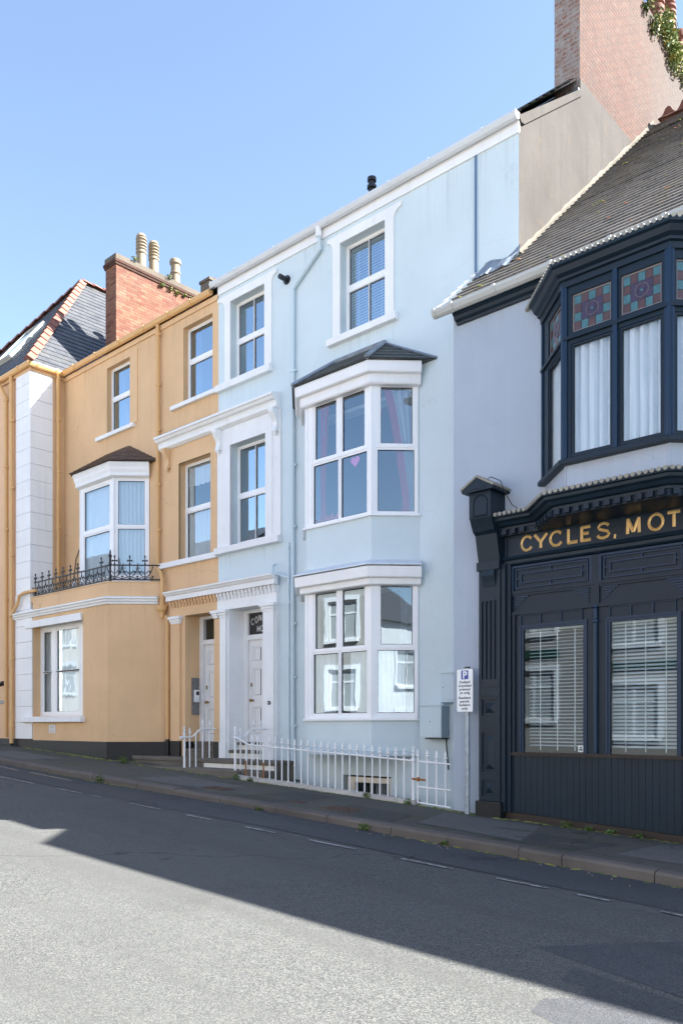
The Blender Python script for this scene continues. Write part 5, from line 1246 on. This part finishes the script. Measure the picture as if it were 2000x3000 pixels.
for x0, x1, w in ((-12.985, -11.945, 'stonewhite'), (-14.425, -13.435, 'stone')):
    mb = MB(); mb.box(WFr(0), x0, x1, -11.24, -10.80, 1.05, 1.11, 0); mb.build('tread', 'stone', steps, bev=.012)
    mb = MB(); mb.box(WFr(0), x0 + .005, x1 - .005, -11.24, -10.83, .9, 1.048); mb.box(WFr(0), x0 + .005, x1 - .005, -11.24, -11.05, 1.112, 1.205); mb.build('riser', w, steps)
    mb = MB(); mb.box(WFr(0), x0, x1, -11.3, -11.02, 1.207, 1.262); mb.build('tread', 'stone', steps, bev=.012)

# ------------------------------------------------------------------ white railings
RY = 9.98
def zr(x): return 1.249 - .0485 * (x + 11.4)
def finial(mb, x, y, z, k=1.0, m=0):
    mb.lathe(x, y, [(.009 * k, z - .005), (.018 * k, z + .008), (.018 * k, z + .02), (.010 * k, z + .03), (.016 * k, z + .05), (.032 * k, z + .075), (.014 * k, z + .095), (.022 * k, z + .11), (.016 * k, z + .135), (.003 * k, z + .175)], 8, m)
    mb.box(WFr(y), x - .03 * k, x + .03 * k, -.008, .008, z + .062, z + .082, m)
def newel(mb, x, y, zb, zt):
    mb.tube([(x, y, zb), (x, y, zt)], .022, 8); mb.lathe(x, y, [(.022, zt - .02), (.036, zt), (.036, zt + .03), (.018, zt + .05), (.032, zt + .08), (.032, zt + .09), (.014, zt + .11), (.028, zt + .14), (.014, zt + .17), (.02, zt + .19), (.003, zt + .235)], 9)
rail = thing('iron_railing', 'long white spiked iron railing on a low plinth before the blue bay', 'railing')
mb = MB(); P = [(-11.80, 1.372), (-11.72, 1.365), (-11.62, 1.325), (-11.5, 1.272), (-11.4, 1.25)] + [(x, zr(x)) for x in (-11.0, -10, -9, -8, -7.70)]
mb.tube([(x, RY, z) for x, z in P], .014, 8); mb.build('rail', 'whiteiron', rail)
for k in range(24):
    x = -11.51 + .158 * k
    zt = zr(x) if k else 1.278
    mb = MB(); rusty = k in (0, 3)
    zp = gz(x) + .07
    mb.tube([(x, RY, zp - .02), (x, RY, zt)], .0115, 7)
    if rusty: mb.tube([(x, RY, zp - .01), (x, RY, zp + .28)], [.0125, .014], 7, 1)
    if k: finial(mb, x, RY, zt + .01)
    mb.build('baluster', ['whiteiron', 'rust'], rail)
mb = MB(); newel(mb, -7.70, RY, gz(-7.7) + .02, 1.07); mb.build('post', 'whiteiron', rail)
mb = MB(); r5 = random.Random(5); rows = []
for i in range(60):
    x = -11.72 + 4.08 * i / 59; g = gz(x); j = lambda: r5.uniform(-.008, .008)
    rows.append([(x, 10.10, g - .5), (x, 10.10, g + .065 + j()), (x, 10.0, g + .075 + j()), (x, 9.935 + j(), g + .06 + j()), (x, 9.915 + j(), g + .02), (x, 9.91 + j(), g - .1)])
mb.grid(rows); mb.face(rows[0]); mb.face(rows[-1]); mb.build('plinth', 'plinthstone', rail)
gate = thing('iron_gate', 'small white spiked iron gate between the railing post and lavender wall', 'gate')
mb = MB(); ga, gb = -7.62, -7.02
for dz in (0, -.38): mb.tube([(ga, RY, zr(ga) + dz), (gb, RY, zr(gb) + dz)], .013, 8)
mb.tube([(ga, RY, gz(ga) + .04), (gb, RY, gz(gb) + .03)], .013, 8); mb.build('rail', 'whiteiron', gate)
for x in (-7.615, -7.44, -7.27, -7.11):
    mb = MB(); mb.tube([(x, RY, gz(x) + .035), (x, RY, zr(x))], .0125, 7); finial(mb, x, RY, zr(x) + .01); mb.build('bar', 'whiteiron', gate)
mb = MB(); mb.tube([(-7.70, RY - .02, .80), (-7.46, RY - .02, .79)], .016, 8); mb.lathe(-7.585, RY - .03, [(.005, .765), (.03, .775), (.03, .82), (.005, .83)], 8); mb.build('latch', 'rust', gate)
for X0, lab in ((-13.36, 'white iron handrail with volute beside the orange doorway'), (-11.83, 'white iron handrail rising to the blue house doorway pilaster')):
    t = thing('stair_handrail', lab, 'handrail', group='handrails at the two doorways')
    first = X0 < -13
    R_ = [(9.93, 1.36), (10.0, 1.372), (10.13, 1.372), (10.2, 1.385), (10.27, 1.43), (10.34, 1.495), (10.41, 1.528), (10.5, 1.535), (10.82, 1.53)]
    if not first: R_ = R_[1:]
    mb = MB(); mb.tube([(X0, y, z) for y, z in R_], [.03] + [.017] * (len(R_) - 1) if first else .017, 8)
    if first: mb.lathe(X0, 9.92, [(.003, 1.32), (.028, 1.335), (.034, 1.36), (.028, 1.385), (.003, 1.395)], 8)
    mb.build('rail', 'whiteiron', t)
    mb = MB(); newel(mb, X0, 10.0, .775, 1.36); mb.build('post', 'whiteiron', t)
    for y, zb, zt in ((10.13, .775, 1.372), (10.28, .775, 1.44), (10.45, .945, 1.532), (10.62, .945, 1.533)):
        mb = MB(); mb.tube([(X0, y, zb), (X0, y, zt)], .014, 8)
        if y != 10.28: finial(mb, X0, y, zt + .01)
        mb.build('baluster', 'whiteiron', t)

# ------------------------------------------------------------------ parking sign
def text(mb, fr, s, sc_, z, h, d, wmax=None, m=0):
    cu = bpy.data.curves.new('t', 'FONT'); cu.body = s; cu.size = 1.0; cu.align_x = 'CENTER'; cu.offset = .028; cu.resolution_u = 4
    o = bpy.data.objects.new('t', cu); col.objects.link(o); dg = bpy.context.evaluated_depsgraph_get()
    me = bpy.data.meshes.new_from_object(o.evaluated_get(dg)); xs = [v.co.x for v in me.vertices]
    k = h / .7; wd = (max(xs) - min(xs)) * k; kx = k * (wmax / wd if wmax else 1)
    cx = (max(xs) + min(xs)) / 2
    for p in me.polygons: mb.face([fr(sc_ + (me.vertices[i].co.x - cx) * kx, d, z + me.vertices[i].co.y * k) for i in p.vertices], m)
    bpy.data.objects.remove(o); bpy.data.curves.remove(cu); bpy.data.meshes.remove(me)
sign = thing('parking_sign', 'resident permit parking sign on a galvanised post by the lavender wall', 'sign')
px_, py_ = -6.65, 9.86
mb = MB(); mb.tube([(px_, py_, .30), (px_, py_, 2.41)], .038, 14, 0); mb.tube([(px_, py_, 2.405), (px_, py_, 2.425)], .041, 14, 1); mb.build('post', ['galv', 'blackplastic'], sign, smooth=True)
SF = Fr(px_, 9.805, 0); c0 = 0
def rrect(s0, s1, z0, z1, r, n=4):
    P = []
    for (cx, cz, a0) in ((s1 - r, z0 + r, -90), (s1 - r, z1 - r, 0), (s0 + r, z1 - r, 90), (s0 + r, z0 + r, 180)):
        P += [(cx + r * math.cos(R(a0 + 90 * i / n)), cz + r * math.sin(R(a0 + 90 * i / n))) for i in range(n + 1)]
    return P
mb = MB(); mb.prism(SF, rrect(-.145, .135, 1.785, 2.395, .02), -.012, 0, 0); mb.prism(SF, rrect(-.136, .126, 1.794, 2.386, .016), .0005, .0025, 1); plate_ = mb.build('sign_plate', ['galv', 'signwhite'], sign)
mb = MB(); c0 = -.005
mb.prism(SF, rrect(c0 - .06, c0 + .06, 2.248, 2.372, .008), .0027, .0035, 0); text(mb, SF, 'P', c0 + .005, 2.262, .098, .0045, .07, 1); mb.build('parking_symbol', ['signblue', 'signwhite'], plate_)
mb = MB()
for s, z, wd in (('Deiliaid', 2.192, .175), ('trwydded', 2.142, .215), ('preswyl', 2.092, .18), ('yn unig', 2.043, .17), ('Resident', 1.972, .205), ('permit', 1.922, .155), ('holders', 1.872, .18), ('only', 1.822, .105)):
    if s == 'Resident': mb.build('sign_text', 'ink', plate_); mb = MB()
    text(mb, SF, s, c0, z, .033, .0035, wd)
mb.build('sign_text', 'ink', plate_)
mb = MB()
for z in (1.95, 2.25): mb.lathe(px_, py_, [(.04, z - .015), (.044, z - .015), (.044, z + .015), (.04, z + .015)], 14); mb.box(WFr(py_), px_ - .03, px_ + .03, .038, .045, z - .015, z + .015)
mb.build('bracket', 'galv', sign)

# ------------------------------------------------------------------ meter boxes
bx = thing('meter_box', 'large pale blue meter box at the foot of the bay', 'meter box')
mb = MB(); mb.box(F0, -8.11, -7.69, .002, .22, 1.41, 1.905, 0); mb.plate(Fr(-7.69, YB - .22, 90), .01, .215, 1.415, 1.90, (), .002, 0, 0, 1); mb.box(F0, -8.115, -7.685, .0, .235, 1.9055, 1.925, 0); mb.build('box', ['boxblue', 'boxshade'], bx, bev=.004)
mb = MB(); mb.plate(F0, -8.10, -7.70, 1.425, 1.68, (), .224, 0, .003); mb.plate(F0, -8.10, -7.70, 1.688, 1.895, (), .224, 0, .003); mb.tube([F0(-7.9, .222, 1.66), F0(-7.9, .228, 1.66)], .008, 8, 1); mb.build('door', ['boxblue', 'ink'], bx)
mb = MB(); mb.box(F0, -8.02, -7.69, .0, .2, 1.385, 1.405); mb.tube([F0(-7.72, .05, 1.40), F0(-7.7, .05, 1.2), F0(-7.68, .04, .9)], .012, 6); mb.build('underside_shadow', 'blackplastic', bx)  # black strip stands in for the shadow line under the box, plus thin tube
bx = thing('meter_box', 'small pale blue meter box half hidden behind the lavender wall', 'meter box')
mb = MB(); mb.box(F0, -7.78, -7.42, .002, .10, 2.0, 2.42); mb.box(F0, -7.79, -7.41, .0, .12, 2.421, 2.44); mb.extr([F0(-7.79, .002, 1.93), F0(-7.79, .12, 1.97), F0(-7.79, .12, 1.995), F0(-7.79, .002, 1.995)], [F0(-7.42, .002, 1.93), F0(-7.42, .12, 1.97), F0(-7.42, .12, 1.995), F0(-7.42, .002, 1.995)]); mb.build('box', 'boxblue', bx)
mb = MB(); mb.plate(F0, -7.765, -7.43, 2.02, 2.405, (), .104, 0, .003); mb.tube([F0(-7.74, .103, 2.2), F0(-7.74, .108, 2.2)], .008, 8, 1); mb.build('door', ['boxblue', 'ink'], bx)

# ------------------------------------------------------------------ things in the windows
hp_ = [(16 * math.sin(t) ** 3 / 32, (13 * math.cos(t) - 5 * math.cos(2 * t) - 2 * math.cos(3 * t) - math.cos(4 * t)) / 32) for t in [2 * PI * k / 40 for k in range(40)]]
hx = XA(1041, 10.41); mb = MB(); mb.prism(WFr(10.41), [(hx + a * .19, 6.0 + b * .2) for a, b in hp_], 0, .012)
tag(mb.build('heart_decoration', 'pink'), 'pink spotted felt heart hanging in the upstairs bay window', 'decoration')
mb = MB(); rows = []; r8 = random.Random(8)
for i in range(9):
    rows.append([(-10.2 + .55 * j / 16, 10.42 + .22 * i / 8, 5.06 + (.17 + .05 * math.sin(j * 1.7 + i) + r8.uniform(-.02, .02)) * math.sin(PI * min(1, (i + 1.2) / 9))) for j in range(17)])
mb.grid(rows); tag(mb.build('folded_blanket', 'redcloth', smooth=True), 'crumpled red cloth piled on the upstairs bay window sill', 'cloth')

# ------------------------------------------------------------------ covers, weeds, moss
for (x0, x1, y0, y1_, lab) in ((-8.2, -7.62, 8.42, 8.80, 'large rusty iron cover in the pavement near the kerb'), (-8.92, -8.68, 8.56, 8.72, 'smallest square iron cover in the pavement, before the blue bay'), (-10.95, -10.45, 8.55, 8.85, 'rusty iron cover in the pavement before the blue house door')):
    mb = MB(); gx = lambda x, y: gz(x) + .012 * math.sin(x * 1.3 + y * 2) * math.sin((y - 8.2) / 1.8 * PI)
    lo_ = [(x, y, gx(x, y) - .03) for x, y in ((x0, y0), (x1, y0), (x1, y1_), (x0, y1_))]; hi_ = [(x, y, gx(x, y) + .006) for x, y in ((x0, y0), (x1, y0), (x1, y1_), (x0, y1_))]
    mb.extr(lo_, hi_)
    n = max(2, int((x1 - x0) / .07))
    for i in range(n):
        for j in range(max(1, int((y1_ - y0) / .07))):
            a = x0 + .03 + i * .07; b = y0 + .03 + j * .07; zz = gx(a, b) + .0065
            if a + .045 < x1 and b + .045 < y1_: mb.extr([(a, b, zz), (a + .045, b, zz - .0024), (a + .045, b + .045, zz - .0024), (a, b + .045, zz)], [(a, b, zz + .004), (a + .045, b, zz + .0016), (a + .045, b + .045, zz + .0016), (a, b + .045, zz + .004)])
    tag(mb.build('manhole_cover', 'manhole'), lab, 'manhole cover', 'iron covers in the pavement')
def leaves(mb, c, rx, ry, rz, n, size, rnd, mats=2, stems=0):
    c = Vector(c)
    for _ in range(n):
        d = Vector((rnd.gauss(0, .45), rnd.gauss(0, .45), rnd.gauss(0, .45))); 
        if d.length > 1: d.normalize()
        p = c + Vector((d.x * rx, d.y * ry, d.z * rz)); s = size * rnd.uniform(.6, 1.4)
        a = Vector((rnd.uniform(-1, 1), rnd.uniform(-1, 1), rnd.uniform(-.3, 1))).normalized(); b = a.cross(Vector((rnd.uniform(-1, 1), rnd.uniform(-1, 1), rnd.uniform(-1, 1)))).normalized()
        mb.face([p - a * s, p + b * s * .45, p + a * s, p - b * s * .45], rnd.randrange(mats))
    for _ in range(stems):
        e = c + Vector((rnd.uniform(-rx, rx), rnd.uniform(-ry, ry), rnd.uniform(.3, 1.3) * rz)); mb.tube([c - Vector((0, 0, rz)), (c + e) / 2 + Vector((rnd.uniform(-.02, .02), 0, 0)), e], .004, 4)
rw_ = random.Random(11)
for (x, y, s, lab) in ((-11.62, 9.86, .11, 'green weed at the left end of the railing plinth'), (-11.3, 9.88, .08, 'small green weed under the rusted railing bars'), (-8.55, 9.88, .10, 'green weed growing from the railing plinth below the basement window'), (-7.72, 9.88, .09, 'green weed at the foot of the gate post'),
        (-6.95, 8.0, .10, 'green weed in the kerb joint before the lavender wall'), (-13.15, 8.0, .14, 'tuft of grass on the kerb before the orange bay'), (-8.95, 8.0, .07, 'small weed in the kerb joint near the smallest iron cover'), (-5.72, 8.0, .06, 'small weed in the gutter near the parking sign'), (-15.35, 9.9, .16, 'leafy weed at the left end of the stone landing'), (-15.1, 9.75, .12, 'grass tuft on the pavement beside the lower stone step'),
        (-5.15, 9.9, .09, 'leftmost weed at the foot of the navy shop boards'), (-4.85, 9.9, .06, 'smallest weed at the foot of the navy shop boards'), (-4.55, 9.9, .08, 'bushy weed at the foot of the navy shop boards'), (-4.2, 9.9, .08, 'rightmost weed at the foot of the navy shop boards')):
    mb = MB(); g = gz(x) + (RZ if y < 8.03 else 0)
    leaves(mb, (x, y, g + s * .4), s, s * .6, s * .6, int(500 * s) + 20, .022, rw_)
    tag(mb.build('weed', ['leaf', 'grass']), lab, 'weed', 'weeds in the pavement')
for (y, z, r, n, lab) in ((15.45, 15.12, .12, 120, 'small fern high on the tall brick chimney'), (15.8, 14.98, .2, 260, 'dark hanging plant on the tall brick chimney'), (16.4, 15.25, .36, 900, 'large green bush growing from the tall brick chimney top'), (16.75, 14.95, .34, 800, 'bush trailing down the tall brick chimney below its pots'), (17.3, 14.9, .22, 250, 'farthest dry tuft on the tall brick chimney')):
    mb = MB(); leaves(mb, (-6.38, y, z), .16, r, r * 1.1, n, .035, rw_, 3, 6); tag(mb.build('chimney_plant', ['leaf', 'leafdry', 'grass']), lab, 'plant', 'plants on the tall chimney')
for i, (y, z, r) in enumerate(((12.6, 13.95, .09), (13.45, 13.6, .08), (13.75, 13.6, .10), (13.98, 13.58, .09), (14.22, 13.6, .06), (14.48, 13.55, .12), (13.7, 13.92, .10))):
    mb = MB(); leaves(mb, (-18.97, y, z), .06, r, r * .8, 70, .028, rw_, 2); tag(mb.build('chimney_plant', ['leaf', 'leafdry']), 'small green fern on the orange house chimney', 'plant', 'ferns on the orange house chimney')
def moss_run(name, runs, seed):
    r = random.Random(seed); mb = MB()
    for (xa, xb, ya, yb_, dz, n, s0, s1) in runs:
        for _ in range(n):
            x = r.uniform(xa, xb); y = ya + (yb_ - ya) * (x - xa) / (xb - xa) + r.gauss(0, .018); z = gz(x) + dz; s = r.uniform(s0, s1); rows = []
            for a in range(3):
                th = a / 2 * PI / 2; rows.append([(x + s * 1.7 * math.cos(th) * math.cos(b * PI / 3), y + s * math.cos(th) * math.sin(b * PI / 3), z - .003 + s * .45 * math.sin(th)) for b in range(6)])
            mb.grid(rows, r.randrange(2), closed_u=True)
    return tag(mb.build(name, ['grass', 'mossy']), kind='stuff')
moss_run('moss', [(-19.9, -16.2, 9.96, 9.96, 0, 260, .015, .05), (-18, -15.8, 9.88, 9.86, 0, 120, .01, .04), (-16.1, -15.3, 9.93, 10.2, 0, 60, .01, .04), (-15.0, -11.8, 9.9, 9.9, 0, 120, .01, .035), (-11.6, -7.7, 9.89, 9.89, 0, 150, .01, .03), (-7.6, -6.0, 9.95, 9.85, 0, 80, .01, .04), (-6.0, -2.5, 9.93, 9.93, 0, 120, .01, .03),
                  (-20, -2, 8.02, 8.02, RZ, 420, .008, .028)], 21)
r9 = random.Random(31); mb = MB()
for _ in range(90):
    x = r9.uniform(-18, -1.5); y = 7.98 - abs(r9.gauss(0, .12)); s = r9.uniform(.006, .018); z = rz_(x, y) + .006
    mb.extr([(x - s, y, z), (x, y - s, z), (x + s, y, z), (x, y + s, z)], [(x - s * .6, y, z + s), (x, y - s * .6, z + s), (x + s * .6, y, z + s), (x, y + s * .6, z + s)], r9.randrange(2))
tag(mb.build('litter', ['stone', 'kerb']), kind='stuff')

# ------------------------------------------------------------------ put each thing's origin at its base
from mathutils import Matrix
bpy.context.view_layer.update()
def deep(o):
    out = []
    for c in o.children: out.append(c); out += deep(c)
    return out
for o in list(col.objects):
    if o.parent is None and o.type == 'EMPTY':
        P = [Vector(v) for c in deep(o) if c.type == 'MESH' for v in c.bound_box]
        base = Vector(((min(p.x for p in P) + max(p.x for p in P)) / 2, (min(p.y for p in P) + max(p.y for p in P)) / 2, min(p.z for p in P)))
        o.location = base
        for c in o.children: c.matrix_parent_inverse = Matrix.Translation(-base)
    elif o.parent is None and o.type == 'MESH' and o.get('kind') is None:
        P = [Vector(v) for v in o.bound_box]
        base = Vector(((min(p.x for p in P) + max(p.x for p in P)) / 2, (min(p.y for p in P) + max(p.y for p in P)) / 2, min(p.z for p in P)))
        o.data.transform(Matrix.Translation(-base)); o.location = base
